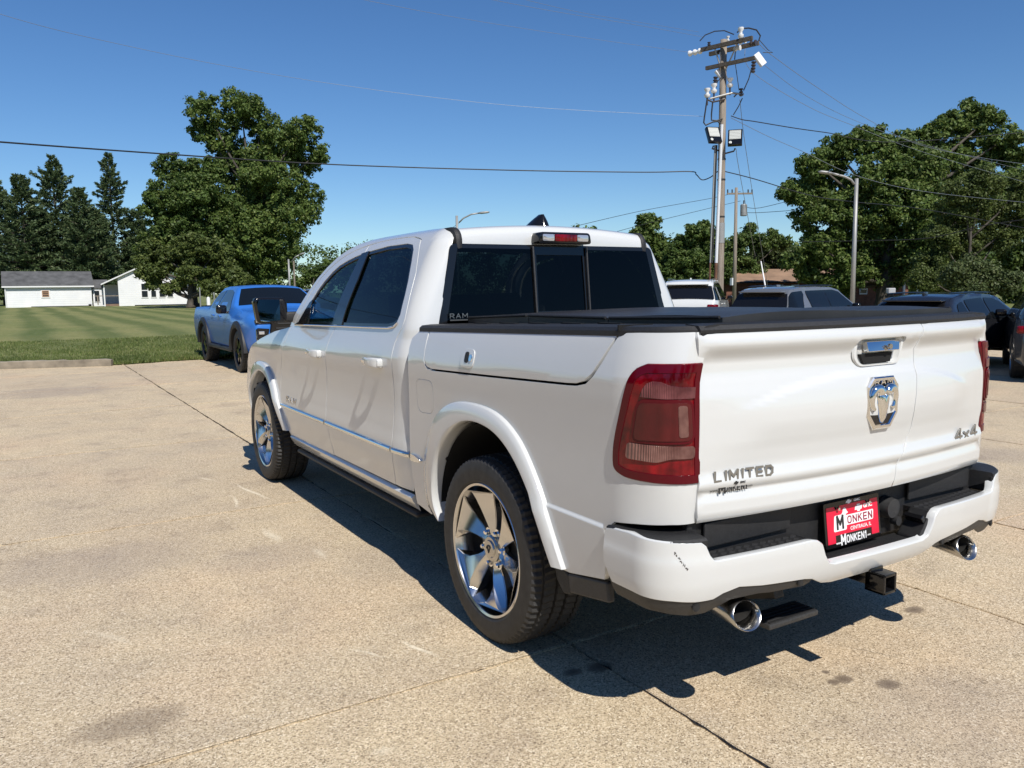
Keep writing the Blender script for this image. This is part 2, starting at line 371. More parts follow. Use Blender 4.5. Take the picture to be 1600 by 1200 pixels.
def gpt(px,py,z=0.):
    d=cf+cr*(px-800)/FP-cu*(py-600)/FP;k=(z-CAM[2])/d[2];return CAM+d*k
SPOTS=[]
for px,py,rx,ry,st in [(205,1130,.22,.12,.55),(1388,1069,.055,.045,1),(1318,1061,.050,.040,1),(1302,1066,.030,.028,1),(1428,953,.065,.045,1),(937,1042,.07,.05,1),(895,1050,.05,.035,1),(1290,1050,.02,.02,1),(150,880,.7,.45,.32),(420,870,.45,.3,.25),(95,612,1.1,.9,.40),(1500,1120,.5,.35,.25),(620,880,.4,.5,.2),(1560,700,.6,.5,.3)]:
    g=gpt(px,py);SPOTS.append((g[0],g[1],rx,ry,st))
SCR=[]
for ax,ay,bx,by,w_,st in [(345,748,450,790,.035,.9),(365,770,372,800,.03,.8),(600,990,705,1032,.03,1),(520,1010,620,1030,.025,.7),(405,820,445,855,.07,.6),(480,850,520,880,.07,.5),(300,745,345,752,.03,.7),(560,1180,640,1160,.05,.5),(100,980,260,1010,.05,.35)]:
    A_,B_=gpt(ax,ay),gpt(bx,by);SCR.append(((A_[0]+B_[0])/2,(A_[1]+B_[1])/2,math.hypot(B_[0]-A_[0],B_[1]-A_[1])*.6,w_,math.atan2(B_[1]-A_[1],B_[0]-A_[0]),st))
for ax,ay,bx,by,w_,st in [(1340,740,1600,700,.04,.5),(400,560,300,640,.02,0),(0,653,371,628,.03,.8),(60,711,315,690,.03,.8),(1200,985,1560,1060,.012,.6),(1240,1000,1600,1105,.010,.5),(1000,1180,1100,1130,.006,0)]:
    if st:
        A_,B_=gpt(ax,ay),gpt(bx,by);SCR.append(((A_[0]+B_[0])/2,(A_[1]+B_[1])/2,math.hypot(B_[0]-A_[0],B_[1]-A_[1])*.6,w_,math.atan2(B_[1]-A_[1],B_[0]-A_[0]),st,(.16,.13,.10)))
M['concrete']=concrete()
M['kerb']=simple('old_kerb_concrete',(.24,.205,.155),.9,bump=.8,bs=25,var=.35)
M['soil']=simple('dark_soil',(.05,.04,.03),.95,bump=.6,bs=40,var=.4)
def lawn():
    t=NT('lawn_grass');gp=t.n('NewGeometry').outputs['Position']
    n1=t.noise(gp,6,8,.7);n2=t.noise(gp,.25,5,.6);n3=t.noise(gp,90,3,.7)
    c=t.ramp(n1,[(.25,(.065,.088,.026)),(.5,(.145,.165,.055)),(.8,(.24,.24,.10))])
    c=t.mix(t.ramp(n3,[(.35,0),(.8,.5)]),c,(.22,.21,.10))
    sp=t.n('SeparateXYZ');t.l(gp,sp.inputs[0])
    # mown swaths: arcs about a far point, lay of the blades alternates
    wv=t.n('Math',operation='MULTIPLY_ADD');t.l(sp.outputs[0],wv.inputs[0]);wv.inputs[1].default_value=3.0
    n4=t.noise(gp,.06,3,.5);w2=t.n('Math',operation='MULTIPLY');t.l(n4,w2.inputs[0]);w2.inputs[1].default_value=7;t.l(w2.outputs[0],wv.inputs[2]);w3=t.n('Math',operation='MULTIPLY_ADD');t.l(n1,w3.inputs[0]);w3.inputs[1].default_value=1.6;t.l(wv.outputs[0],w3.inputs[2]);sn=t.n('Math',operation='SINE');t.l(w3.outputs[0],sn.inputs[0])
    st=t.ramp(t_abs(t,sn.outputs[0]),[(.15,(.72,.80,.70)),(.5,(1.0,1.0,1.0)),(.85,(1.22,1.16,1.18))])
    far=t.n('MapRange');t.l(sp.outputs[1],far.inputs[0]);far.inputs[1].default_value=24;far.inputs[2].default_value=27
    c2=t.mix(1,c,st,'MULTIPLY');c3=t.mix(far.outputs[0],c,c2)
    c3=t.mix(1,c3,t.ramp(n2,[(.3,(.80,.88,.8)),(.6,(1.1,1.05,1.1))]),'MULTIPLY')
    t.set(Base_Color=c3,Roughness=.85);t.p.inputs['Specular IOR Level'].default_value=.2;t.bump(n1,.8,.05);return t.m
def t_abs(t,s):
    m=t.n('Math',operation='MULTIPLY_ADD');t.l(s,m.inputs[0]);m.inputs[1].default_value=.5;m.inputs[2].default_value=.5;return m.outputs[0]
M['lawn']=lawn()
def wood(name,a,b,sc=(30,30,1.2)):
    t=NT(name);f=t.noise(t.co(scale=sc),1,8,.7);t.set(Base_Color=t.ramp(f,[(.3,a),(.7,b)]),Roughness=.85);t.bump(f,.6,.01);return t.m
M['pole']=wood('weathered_pole_wood',(.13,.105,.08),(.34,.29,.235))
M['polew']=wood('dark_crossarm_wood',(.035,.028,.022),(.12,.10,.08),(12,12,12))
M['bark']=wood('bark',(.03,.024,.018),(.10,.085,.065),(3,3,.6))
M['porcelain']=simple('white_porcelain',(.75,.75,.75),.2,coat=.5)
M['pvc']=simple('grey_white_conduit',(.62,.64,.66),.4,var=.1,bs=8)
M['galv']=simple('galvanised_metal',(.30,.30,.29),.5,.35,var=.15,bs=10)
M['rust']=simple('rusty_pipe',(.12,.055,.03),.8,var=.4,bs=20)
M['wire']=simple('cable_black',(.015,.015,.017),.6)
M['wireg']=simple('weathered_aluminium_wire',(.22,.24,.27),.5,.3)
M['insul']=simple('brown_insulator',(.05,.04,.04),.3)
M['lamp']=simple('flood_lamp_lens',(.55,.56,.52),.15)
M['siding']=simple('white_siding',(.80,.81,.82),.6,var=.05,bs=10)
M['shingle']=simple('grey_shingle',(.085,.085,.085),.9,bump=.8,bs=9,var=.35)
M['shingle2']=simple('brown_shingle',(.26,.165,.105),.9,bump=.6,bs=6,var=.25)
M['trimw']=simple('white_trim',(.74,.74,.73),.5)
M['wintan']=simple('tan_window_board',(.42,.25,.15),.7)
M['housedark']=simple('dark_window_glass',(.02,.025,.03),.05)
M['brick']=simple('red_brown_brick',(.17,.075,.05),.9,bump=.4,bs=20,var=.35)
M['greywall']=simple('grey_wall',(.42,.43,.45),.7)
M['deck']=simple('brown_deck_wood',(.2,.13,.09),.8,var=.3,bs=10)

def ss(x,a,b):
    t=max(0.,min(1.,(x-a)/(b-a))); return t*t*(3-2*t)
def mkcurve(pts):
    # monotone cubic hermite
    xs=[p[0] for p in pts]; ys=[p[1] for p in pts]; n=len(xs)
    d=[(ys[i+1]-ys[i])/(xs[i+1]-xs[i]) for i in range(n-1)]
    m=[d[0]]+[0 if d[i-1]*d[i]<=0 else 2*d[i-1]*d[i]/(d[i-1]+d[i]) for i in range(1,n-1)]+[d[-1]]
    def f(x):
        if x<=xs[0]: return ys[0]+m[0]*(x-xs[0])
        if x>=xs[-1]: return ys[-1]+m[-1]*(x-xs[-1])
        i=0
        while x>xs[i+1]: i+=1
        h=xs[i+1]-xs[i]; t=(x-xs[i])/h
        return ((2*t**3-3*t*t+1)*ys[i]+(t**3-2*t*t+t)*h*m[i]+(-2*t**3+3*t*t)*ys[i+1]+(t**3-t*t)*h*m[i+1])
    return f
W1=mkcurve([(.30,.925),(.42,.945),(.52,.962),(.62,.980),(.70,.986),(.78,.978),(.92,.970),(1.06,.974),(1.15,.981),(1.19,.982),(1.225,.976),(1.30,.953),(1.345,.936),(1.37,.925),(1.40,.895)])
W2=mkcurve([(.30,.925),(.42,.955),(.52,.966),(.68,.974),(.80,.976),(.92,.976),(1.06,.979),(1.15,.982),(1.19,.982),(1.225,.976),(1.30,.955),(1.345,.938),(1.37,.927),(1.40,.90)])
def vv(y,z): return z+.028*y*ss(z,.8,1.15)
def door_fn(t,v):            # doors, fender: t=y
    y=t; w=W1(vv(y,v))
    w-=.020*ss(y,3.3,4.3)**1+.12*max(0,y-3.9)**2
    return (-w,y,v)
BT=-.86; RX=.155; RY=.235; NB=24
def _arc(rx,ry,n=64):
    L=[0.];px,py=0.,0.
    pts=[]
    for i in range(n+1):
        a=math.pi/2*i/n; x=rx*(1-math.cos(a)); y=ry*math.sin(a)
        if i: L.append(L[-1]+math.hypot(x-px,y-py))
        px,py=x,y
    return L
def arc_at(L,s):
    n=len(L)-1
    if s>=L[-1]: return math.pi/2
    i=0
    while s>L[i+1]: i+=1
    return math.pi/2*(i+(s-L[i])/(L[i+1]-L[i]))/n
LB=_arc(RX,RY)
def bed_fn(t,v):
    y=max(t,BT); w=W2(vv(y,v))
    w+=.009*(1-ss(v,.700,.712))*(1-ss(y,-.2,.0))
    if t>=BT: return (-w,t,v)
    s=BT-t
    a=arc_at(LB,s); ex=max(0,s-LB[-1])
    tuck=.012*(1-ss(v,.70,.90)) 
    return (-(w-RX)-RX*math.cos(a)+ex, BT-RY*math.sin(a)+tuck*math.sin(a), v)
# cab shell: t=y on side, wraps at the back
INS=mkcurve([(1.28,0.),(1.36,.020),(1.45,.052),(1.60,.118),(1.70,.166),(1.76,.197),(1.80,.224),(1.835,.258),(1.858,.300),(1.872,.350)])
CR=.115
def cab_fn(t,v):
    yr=.835+.04*(v-1.36)/.4+ (.05*ss(v,1.78,1.86))
    base=W1(min(vv(t,v),1.30)) if v<1.30 else .953
    # belt blend
    if v<1.28: w=W1(vv(max(t,.7),v)) ; 
    else:
        w0=W1(min(vv(max(t,.7),1.28),1.40)); w=w0-INS(v)
    w-=.10*max(0,t-2.3)**2*ss(v,1.3,1.8)*.25
    if v<1.34: w-= .020*(1-ss(t,.78,1.02))*(1-ss(v,1.25,1.34))
    c=yr+CR
    if t>=c: return (-w,t,v)
    s=c-t; a=min(math.pi/2,s/CR); ex=max(0,s-CR*math.pi/2)
    return (-(w-CR)-CR*math.cos(a)+ex, c-CR*math.sin(a), v)
# tailgate
PT=mkcurve([(.745,.018),(.765,.004),(.79,-.003),(.82,-.003),(.838,.002),(.852,.006),(.868,-.004),(.884,-.009),(.90,-.004),(.93,.004),(.97,.0),(1.02,-.006),(1.10,-.008),(1.16,-.002),(1.21,.009),(1.25,.018),(1.28,.019),(1.305,.009),(1.325,-.004),(1.343,-.010),(1.36,-.006),(1.378,.010),(1.39,.03)])
def gate_fn(x,z):
    b=-(1.10+.065*(1-(x/.82)**2))
    edge=1-ss(abs(x),.60,.80)
    p=PT(z)
    p*=1-.65*(1-edge)*ss(z,.89,.96)*(1-ss(z,1.12,1.2))
    if z>1.29: p*=1-.8*ss(abs(x),.76,.83)
    # arcs sculpt
    za=1.222-.10*min(1,abs(x)/.66)**2.5
    p-=.009*ss(za-z,-.006,.022)*(1-ss(abs(x),.5,.68))*ss(z,.98,1.08)
    return (x,b+p,z)
BX=.200;BY=.150;LBM=_arc(BY,BX) # along x then y
PB=mkcurve([(.47,.03),(.50,.012),(.53,.002),(.58,-.006),(.64,-.008),(.68,-.002),(.71,.0),(.74,.004),(.765,.018),(.78,.04)])
def bump_fn(s,v):
    w=.800; sg=-1 if s<0 else 1; a_=abs(s); p=PB(v)
    x=min(a_,w)
    y=-1.217+.045*(x/.8)**2+.02*max(0,x-.55)
    if a_<=w: return (sg*a_, y+p, v)
    q=a_-w
    a=arc_at(LBM,q); ex=max(0,q-LBM[-1])
    return (sg*(w+BX*math.sin(a)-p*math.sin(a)), -1.217+.05+BY*(1-math.cos(a))+p*math.cos(a)+ex, v)

# ---------------- ground ----------------
def axis(a): 
    v=[0];s=1.2
    while v[-1]<a: v.append(v[-1]+s); s*=1.22
    return [-x for x in v[:0:-1]]+v
ax=axis(1600);gv=[(x+3,y+6,gz(x+3,y+6)-.09) for y in ax for x in ax];n_=len(ax)
g=link('ground',mesh_np(gv,[(j*n_+i,j*n_+i+1,(j+1)*n_+i+1,(j+1)*n_+i) for j in range(n_-1) for i in range(n_-1)]),M['lawn'],smooth=True);tag(g,kind='structure')
KA=np.array([-3.02,17.22]);KB=np.array([-.93,16.47]);KD=(KA-KB)/np.linalg.norm(KA-KB)
def edge_y(x):                        # front edge of the lawn
    if x<-.9: return 16.47+(x+.93)*KD[1]/KD[0]
    return 16.47+.22*min(1,(x+.93)/1.2)+.05*math.sin(x*3.1)+.03*math.sin(x*11)
lot=bpy.data.objects.new('concrete_lot',None)
lv=[];
xs=[-40,-20,-8]+[x*.8 for x in range(-8,40)]+[40,60,90]
xs=sorted(set(xs));ys=[-30,-15,-8,-4,0,4,8,12,15,16.2]
V=[];F=[]
for x in xs:
    top=edge_y(x)+.2 if x<3.6 else min(34,16.9+(x-3.6)*9)
    for k in range(14): y=-30+(top+30)*k/13;V.append((x,y,gz(x,y)-.011))
for i in range(len(xs)-1):
    for k in range(13): a=i*14+k;F.append((a,a+14,a+15,a+1))
lot=link('concrete_lot',mesh_np(V,F),M['soil'],smooth=True);tag(lot,kind='structure')
XJ=[-17.36,-14.03,-10.7,-7.38,-4.05,-.72,2.6,5.93,9.26,12.6,15.9,19.2,22.5];YJ=[-12.4,-9.35,-6.31,-3.27,-.24,2.80,5.84,8.88,11.9,14.9]
def jag(a,b,amp,seed):
    R=random.Random(seed);n=max(2,int(math.hypot(b[0]-a[0],b[1]-a[1])/.035));dx,dy=(b[0]-a[0])/n,(b[1]-a[1])/n;L=math.hypot(dx,dy);nx,ny=-dy/L,dx/L;o=[];w_=0
    for i in range(n):
        w_=w_*.8+R.uniform(-1,1)*amp; e=min(1,min(i,n-i)/4); j=w_*e*.5+ (R.random()<.05)*amp*R.uniform(0,3)
        o.append((a[0]+dx*i+nx*j,a[1]+dy*i+ny*j))
    return o
def slab(x0,x1,y0,y1,i,j,cut=None):
    g=.0065 if i else .003;h=.0042;L=.0065
    pts=[(x0+L,y0+h),(x1-L,y0+h),(x1-L,y1-h),(x0+L,y1-h)]
    if cut: pts=cut
    o=[]
    near=(x0<4 and x1>-5 and y0<9 and y1>-4)
    for k in range(len(pts)):
        a,b=pts[k],pts[(k+1)%len(pts)]
        o+=jag(a,b,.0065 if near else .008,i*100+j*10+k) if near or y1<17 else [a]
    tag(patch('concrete_slab',o,lambda u,v:(u,v,gz(u,v)),M['concrete'],lot,step=.9,ret=.04,roll=-.003))
for i in range(len(XJ)-1):
    for j in range(len(YJ)-1):
        x0,x1,y0,y1=XJ[i],XJ[i+1],YJ[j],YJ[j+1]
        if (i==5 and j==3):   # the slab under the tailgate has a crack off-centre
            c=1.113
            slab(x0,c+.004,y0,y1,i,j);slab(c-.004,x1,y0,y1,i+20,j);continue
        slab(x0,x1,y0,y1,i,j)
for i in range(len(XJ)-1):            # last row runs to the lawn edge or on to the back of the lot
    x0,x1=XJ[i],XJ[i+1];y0=14.9
    if x1<=2.7:
        xx=[x1-.0065-(x1-x0-.013)*k/40 for k in range(41)]
        slab(0,0,0,0,i,9,[(x0+.0065,y0+.0035),(x1-.0065,y0+.0035)]+[(x,edge_y(x)+.1) for x in xx])
    elif i==6: slab(x0,x1,y0,17.3,i,9)
    else:
        for k in range(5): slab(x0,x1,y0+3.03*k,y0+3.03*(k+1),i,10+k)
for nm,xa,xb,ya,yb in (('concrete_apron',-42,-17.37,-30,16.2),('concrete_apron',-17.37,90,-30,-12.41),('concrete_apron',22.51,90,-12.41,34)):
    vx=np.linspace(xa,xb,30);vy=np.linspace(ya,yb,12);VV=[(x,y,gz(x,y)-.004) for x in vx for y in vy]
    tag(link(nm,mesh_np(VV,[(i*12+k,(i+1)*12+k,(i+1)*12+k+1,i*12+k+1) for i in range(29) for k in range(11)]),M['concrete'],smooth=True),kind='structure')
# lawn
V=[];F=[];xs=[-90,-60,-40,-25,-15,-10,-8]+[-7+.12*k for k in range(108)]+[7,9,14,25,50];ts=[0,.03,.08,.2,.5,1,1.8,3,5,8,14,22,34,50,70,100,150]
for x in xs:
    for t_ in ts:
        y=edge_y(max(-40,min(x,3.2)))+.02+t_; e=ss(t_,0,.5 if x<-.95 else 3)
        z0=.10 if x<-.93 else -.005+.07*ss(t_,0,.10)
        V.append((x,y,z0+(.13-z0)*e+ .012*math.sin(x*2.3+y*1.7)*ss(t_,.1,1)*(x<8)-.5*ss(x,12,30)))
n_=len(ts)
for i in range(len(xs)-1):
    for k in range(n_-1): a=i*n_+k;F.append((a,a+n_,a+n_+1,a+1))
la=link('lawn',mesh_np(V,F),M['lawn'],smooth=True);tag(la,kind='structure')
# kerb
kb=MB();L=8;
def kp(s,d): q=KB+KD*s+np.array([KD[1],-KD[0]])*d; return q   # s along, d to the lot side
R_=random.Random(3);N=70
rings=[]
for k in range(N+1):
    s=k*.14 if k<60 else 8.4+(k-60)*3;br=max(0,1-abs(s-.62)/.35) if s<1 else 0
    j=R_.uniform(-.006,.006)
    pr=[(-.17,-.05),(-.17,.145),(-.16,.155),(-.015-.05*br,.155-.02*br+j),(0-.075*br,.14-.05*br),(.01,.05-.02*br+j),(.012,-.05)]
    if k==0: pr=[(a,b*.9) for a,b in pr]
    rings.append([kb.b.verts.new((*kp(s,d+.0),z+j*.5)) for d,z in pr])
for k in range(N):
    for i in range(6): kb.b.faces.new((rings[k][i],rings[k+1][i],rings[k+1][i+1],rings[k][i+1]))
kb.b.faces.new(rings[0]);bmesh.ops.recalc_face_normals(kb.b,faces=kb.b.faces[:])
tag(kb.build('kerb',M['kerb'],smooth=.5),kind='structure')
for k in range(7):
    s=R_.uniform(.05,1.05);b=MB();r=R_.uniform(.03,.07);vs=b.box((0,0,0),(r*2,r*1.4,r*.8))
    for v in vs: v.co+=Vector((R_.uniform(-1,1),R_.uniform(-1,1),R_.uniform(-1,1)))*r*.35
    q=kp(s-.25,R_.uniform(.04,.22));o=b.build('concrete_chunk',M['concrete'],smooth=False,bevel=.008);o.location=(q[0],q[1],r*.3);o.rotation_euler=(0,0,R_.uniform(0,3))
    tag(o,'small broken chunk of concrete lying at the crumbled end of the kerb','rubble','broken pieces of kerb')
# grass blades
def grass(name,N,x0,x1,f0,f1,h0,h1,seed):
    r=np.random.RandomState(seed);x=r.uniform(x0,x1,N);t=f0+(f1-f0)*r.uniform(0,1,N)**1.5
    y=np.array([edge_y(a) for a in x])+t; z=np.where(x<-.93,.11,np.minimum(.12,.04+.03*t))
    cl=np.sin(x*5+np.sin(y*4))*np.sin(y*6+1)*.5+.5
    h=(h0+(h1-h0)*r.uniform(0,1,N))*(.6+.6*cl);a=r.uniform(0,6.28,N);w_=.010+.010*r.uniform(0,1,N)
    dx,dy=np.cos(a)*w_,np.sin(a)*w_;lx,ly=r.normal(0,.35,N)*h,r.normal(0,.35,N)*h
    V=np.stack([np.stack([x-dx,y-dy,z-.02],1),np.stack([x+dx,y+dy,z-.02],1),np.stack([x+lx,y+ly,z+h],1)],1).reshape(-1,3)
    o=link(name,mesh_np(V,np.arange(3*N).reshape(-1,3)),M['blade']);tag(o,kind='stuff');return o
def leafmat(name,a,b,tr=.25,c=None):
    t=NT(name);g=t.n('NewGeometry');col=t.ramp(g.outputs['Random Per Island'],[(0,a),(.8,b),(1,c or b)]);n=t.noise(g.outputs['Position'],.5,4);col=t.mix(1,col,t.ramp(n,[(.3,(.72,.75,.7)),(.7,(1.25,1.2,1.2))]),'MULTIPLY')
    t.set(Base_Color=col,Roughness=.55);t.p.inputs['Specular IOR Level'].default_value=.3
    tl=t.n('BsdfTranslucent');t.l(col,tl.inputs[0]);mx=t.n('MixShader');mx.inputs[0].default_value=tr;t.l(t.p.outputs[0],mx.inputs[1]);t.l(tl.outputs[0],mx.inputs[2]);t.l(mx.outputs[0],t.o.inputs[0]);return t.m
M['blade']=leafmat('grass_blade',(.085,.120,.032),(.17,.22,.065),.3,(.30,.28,.13))
o=grass('grass',60000,-4.6,4.4,.0,9,.03,.085,5);o['label']='long green grass growing behind the kerb';o['category']='grass'

# ---------------- the white pickup ----------------
TR=empty('pickup_truck',(0,0,0),'large white crew cab pickup truck with red tail lights and a red dealer plate','pickup truck')
WH=M['white']
DARKIN=M['void']
f_o=[(0.536,0.414),(0.611,0.445),(0.633,0.506),(0.628,0.653),(0.59,0.796),(0.508,0.918),(0.384,0.993),(0.247,1.029),(0.058,1.036),(-0.114,1.017),(-0.254,0.952),(-0.353,0.86),(-0.446,0.736),(-0.521,0.597),(-0.579,0.482)]
f_i=[(0.47,0.414),(.515,.50),(.50,.62),(.44,.76),(0.335,0.868),(0.217,0.932),(0.08,0.96),(-0.069,0.948),(-0.179,0.909),(-0.283,0.835),(-0.365,0.745),(-0.428,0.65),(-0.473,0.566),(-0.520,0.482)]
f_o=chaikin(f_o,2,False);f_i=chaikin(f_i,2,False)
WB=3.672
fy=lambda L,d=WB,k=1.0,dz=-.07:[(p[0]*k+d,p[1]+dz*ss(p[1],.5,1.0)) for p in L]
ff_o=fy(f_o);ff_i=fy(f_i)
# bed side with wheel arch
bs=[(.732,1.327),(.80,1.285),(.806,1.24),(.792,1.152),(.806,.919),(.815,.717),(.80,.56),(.78,.43),(.62,.41)]
bs+=[(p[0],p[1]) for p in [(.56,.43)]+f_i[1:]]
bs+=[(-.520,.472),(-.60,.475),(-.815,.515),(-.83,.60),(-.822,.70),(-.87,.735),(-.97,.748),(-1.09,.757),(-1.187,.757),(-1.187,.891)]
LT=[(-1.187,.891),(-1.037,.893),(-.95,.896),(-.915,.90),(-.878,.913),(-.864,.935),(-.866,.991),(-.880,1.05),(-.897,1.103),(-.922,1.187),(-.940,1.24),(-.962,1.267),(-1.0,1.283),(-1.187,1.285)]
bs+=LT[1:]+[(-1.187,1.33),(-1.18,1.382),(-.94,1.378),(-.847,1.373)]
lid=[(.626,1.328),(.622,1.25),(.612,1.20),(.596,1.168),(.572,1.153),(.516,1.147),(-.013,1.162),(-.60,1.182),(-.66,1.186),(-.71,1.198),(-.752,1.228),(-.79,1.28),(-.847,1.373)]
bsl=bs[:-1]+[( -.853,1.374)]+[(p[0]-.006*(i>8),p[1]-.006) for i,p in list(enumerate(lid))[::-1]][1:-1]+[(.632,1.3275)]
fuel=rnd([(.712,1.09),(.515,1.095),(.522,.93),(.70,.92)],.05)
bsl=[(a,b) for a,b in bsl]
creases=[[(.9,.700),(-1.2,.700)],[(.9,.712),(-1.2,.712)],[(.9,1.19),(-1.2,1.19)],[(.9,1.225),(-1.2,1.235)]]
patch('bed_side',bsl,bed_fn,WH,TR,su=.05,sv=.03,holes=[fuel],sgn=-1,lines=[[(.15,z),(-1.2,z)] for z in (.690,.697,.702,.706,.710,.715,.724)],mirror=True)
fl2=[(.5*(p[0]-.6135)*1+ p[0]*.5+.30675 if False else .6135+(p[0]-.6135)*.965, 1.008+(p[1]-1.008)*.965) for p in fuel]
patch('fuel_door',fl2,bed_fn,WH,TR,step=.03,sgn=-1,ret=.012)
lid2=[(.619,1.331),(.616,1.25),(.606,1.202),(.590,1.172),(.570,1.159),(.516,1.153),(-.013,1.168),(-.60,1.188),(-.66,1.192),(-.706,1.204),(-.746,1.232),(-.783,1.283),(-.840,1.3725),(-.6,1.3665),(-.152,1.351),(.424,1.334)]
patch('storage_lid',lid2,bed_fn,WH,TR,su=.05,sv=.03,sgn=-1,mirror=True)
# lock in the storage lid
lk=rnd([(.105,1.285),(.225,1.285),(.225,1.205),(.105,1.205)],.03)
o=patch('lock_bezel',[(a,b-.02) for a,b in lk],bed_fn,WH,TR,step=.02,sgn=-1,off=.004,ret=.006)
o=patch('lock_hole',rnd([(.150,1.252),(.185,1.252),(.185,1.206),(.150,1.206)],.014),bed_fn,M['plastic'],TR,step=.02,sgn=-1,off=.006,ret=.004)
o=patch('lock_cylinder',rnd([(.118,1.242),(.142,1.242),(.142,1.214),(.118,1.214)],.010),bed_fn,M['chrome'],TR,step=.02,sgn=-1,off=.008,ret=.006)
# wheel flares
def flare(out,inn,fn,front):
    """lip standing proud of the body, with a rolled inner return"""
    n=44
    def res(L):
        A=[0]
        for a,b in zip(L,L[1:]):A.append(A[-1]+math.hypot(b[0]-a[0],b[1]-a[1]))
        o=[];k=0
        for i in range(n+1):
            s=A[-1]*i/n
            while k<len(A)-2 and A[k+1]<s:k+=1
            t=(s-A[k])/(A[k+1]-A[k]);o.append((L[k][0]+(L[k+1][0]-L[k][0])*t,L[k][1]+(L[k+1][1]-L[k][1])*t))
        return o
    O,I=res(out),res(inn);V=[];prof=[(0,.000),(.03,.014),(.08,.019),(.45,.026),(.86,.034),(.94,.033),(1.0,.024),(1.015,.006),(1.015,-.07)]
    for a,b in zip(O,I):
        for t,h in prof:
            y=a[0]+(b[0]-a[0])*t;z=a[1]+(b[1]-a[1])*t;p=fn(y,z);V.append((p[0]-h,p[1],p[2]))
    m=len(prof)
    for sx in (1,-1):
        F=[(i*m+k,(i+1)*m+k,(i+1)*m+k+1,i*m+k+1) for i in range(n) for k in range(m-1)]
        if sx>0:F=[f[::-1] for f in F]
        me=mesh_np([(v[0]*sx,v[1],v[2]) for v in V],F);o=link('wheel_arch_flare',me,WH,TR,smooth=.75)
        if sx>0:
            for i in ([5,9] if not front else [5,8,11]):
                q=V[i*m+m-1];q2=V[i*m+m-2];c=[(q[j]+q2[j])*.5 for j in range(3)]
                a,b=V[(i+1)*m+m-1],V[(i-1)*m+m-1]
                t_=Vector((0,a[1]-b[1],a[2]-b[2])).normalized();nn=Vector((0,-t_.z,t_.y))
                cen=Vector((0,(0 if not front else WB),.4));v_=Vector(c)-cen;v_.x=0
                if nn.dot(v_)>0:nn=-nn
                bb=MB();bb.tube([Vector(c)+nn*.001,Vector(c)+nn*.006],.011,10);bb.build('push_pin',M['plastic'],o)
flare(f_o,f_i,bed_fn,False)
# doors, fender
fd=[(2.995,1.272),(3.027,1.179),(3.12,1.05),(3.185,.93),(3.19,.80),(3.187,.733),(3.163,.60),(3.12,.50),(3.06,.455),(2.14,.463)]
db=[(2.027,1.28),(2.062,1.222),(2.093,1.10),(2.10,1.015),(2.122,.90),(2.128,.802),(2.115,.70),(2.095,.62),(2.085,.54),(2.075,.468)]
seamr=[(1.150,1.795),(1.10,1.74),(1.016,1.62),(.965,1.46),(.945,1.38),(.955,1.335),(.985,1.298),(1.008,1.25),(1.010,1.18),(1.008,1.0),(1.018,.85),(1.028,.695),(1.045,.56),(1.055,.50),(1.075,.474)]
topr=[(1.213,1.813),(1.30,1.825),(1.45,1.830),(1.65,1.829),(1.822,1.825),(2.0,1.812)]
topf=[(2.0,1.812),(2.152,1.793),(2.30,1.765),(2.419,1.730),(2.56,1.675),(2.669,1.61),(2.74,1.54),(2.80,1.45),(2.87,1.36),(2.93,1.285)]
wr=[(2.00,1.312),(1.60,1.318),(1.165,1.328),(1.085,1.338),(1.040,1.36),(1.022,1.40),(1.045,1.50),(1.075,1.575),(1.135,1.68),(1.185,1.752),(1.235,1.782),(1.33,1.793),(1.62,1.793),(1.93,1.772)]
wf=[(2.86,1.292),(2.45,1.302),(2.06,1.310),(1.985,1.765),(2.10,1.752),(2.24,1.728),(2.36,1.70),(2.45,1.662),(2.55,1.60),(2.63,1.53),(2.69,1.45),(2.76,1.37)]
rd=[(2.027-.004,1.28)]+[(a-.004,b) for a,b in db[1:]]+[(1.075,.472)]+[(a+.004,b) for a,b in seamr[::-1][1:]]+[(1.165,1.805)]+topr[:-1]+[(1.968,1.813),(1.93,1.60),(1.975,1.40)]
fdr=fd[:-1]+[(2.083,.464)]+[(a+.004,b) for a,b in db[::-1][1:]]+[(1.985,1.40),(1.938,1.60),(1.976,1.812)]+topf[1:-1]+[(2.92,1.285)]
def inset(poly,d):
    c=np.array(poly);o=[];n=len(poly);ar=sum(c[i][0]*c[(i+1)%n][1]-c[(i+1)%n][0]*c[i][1] for i in range(n));s=1 if ar>0 else -1
    for i in range(n):
        a,b,e=c[i-1],c[i],c[(i+1)%n];t1=(b-a)/max(1e-9,np.linalg.norm(b-a));t2=(e-b)/max(1e-9,np.linalg.norm(e-b));t=t1+t2;t=t/max(1e-6,np.linalg.norm(t));k=1/max(.5,float(t@t1));o.append(tuple(b+np.array([-t[1],t[0]])*s*d*k))
    return o
rear_door=patch('rear_door',rd,cab_fn,WH,TR,su=.05,sv=.028,holes=[wr],sgn=-1,mirror=True)
front_door=patch('front_door',fdr,cab_fn,WH,TR,su=.05,sv=.028,holes=[wf],sgn=-1,mirror=True)
for dr,ho,gl in ((rear_door,wr,'glass_dark'),(front_door,wf,'glass_front')):
    o=patch('window_trim',inset(ho,.001),cab_fn,M['gloss'],dr[0],step=.05,holes=[inset(ho,.020)],sgn=-1,off=-.004,ret=.012)
    o=patch('window_glass',inset(ho,.019),cab_fn,M[gl],dr[0],step=.06,sgn=-1,off=-.012,ret=0)
    c=o.copy();COL.objects.link(c);c.parent=dr[1];c.scale=(-1,1,1)
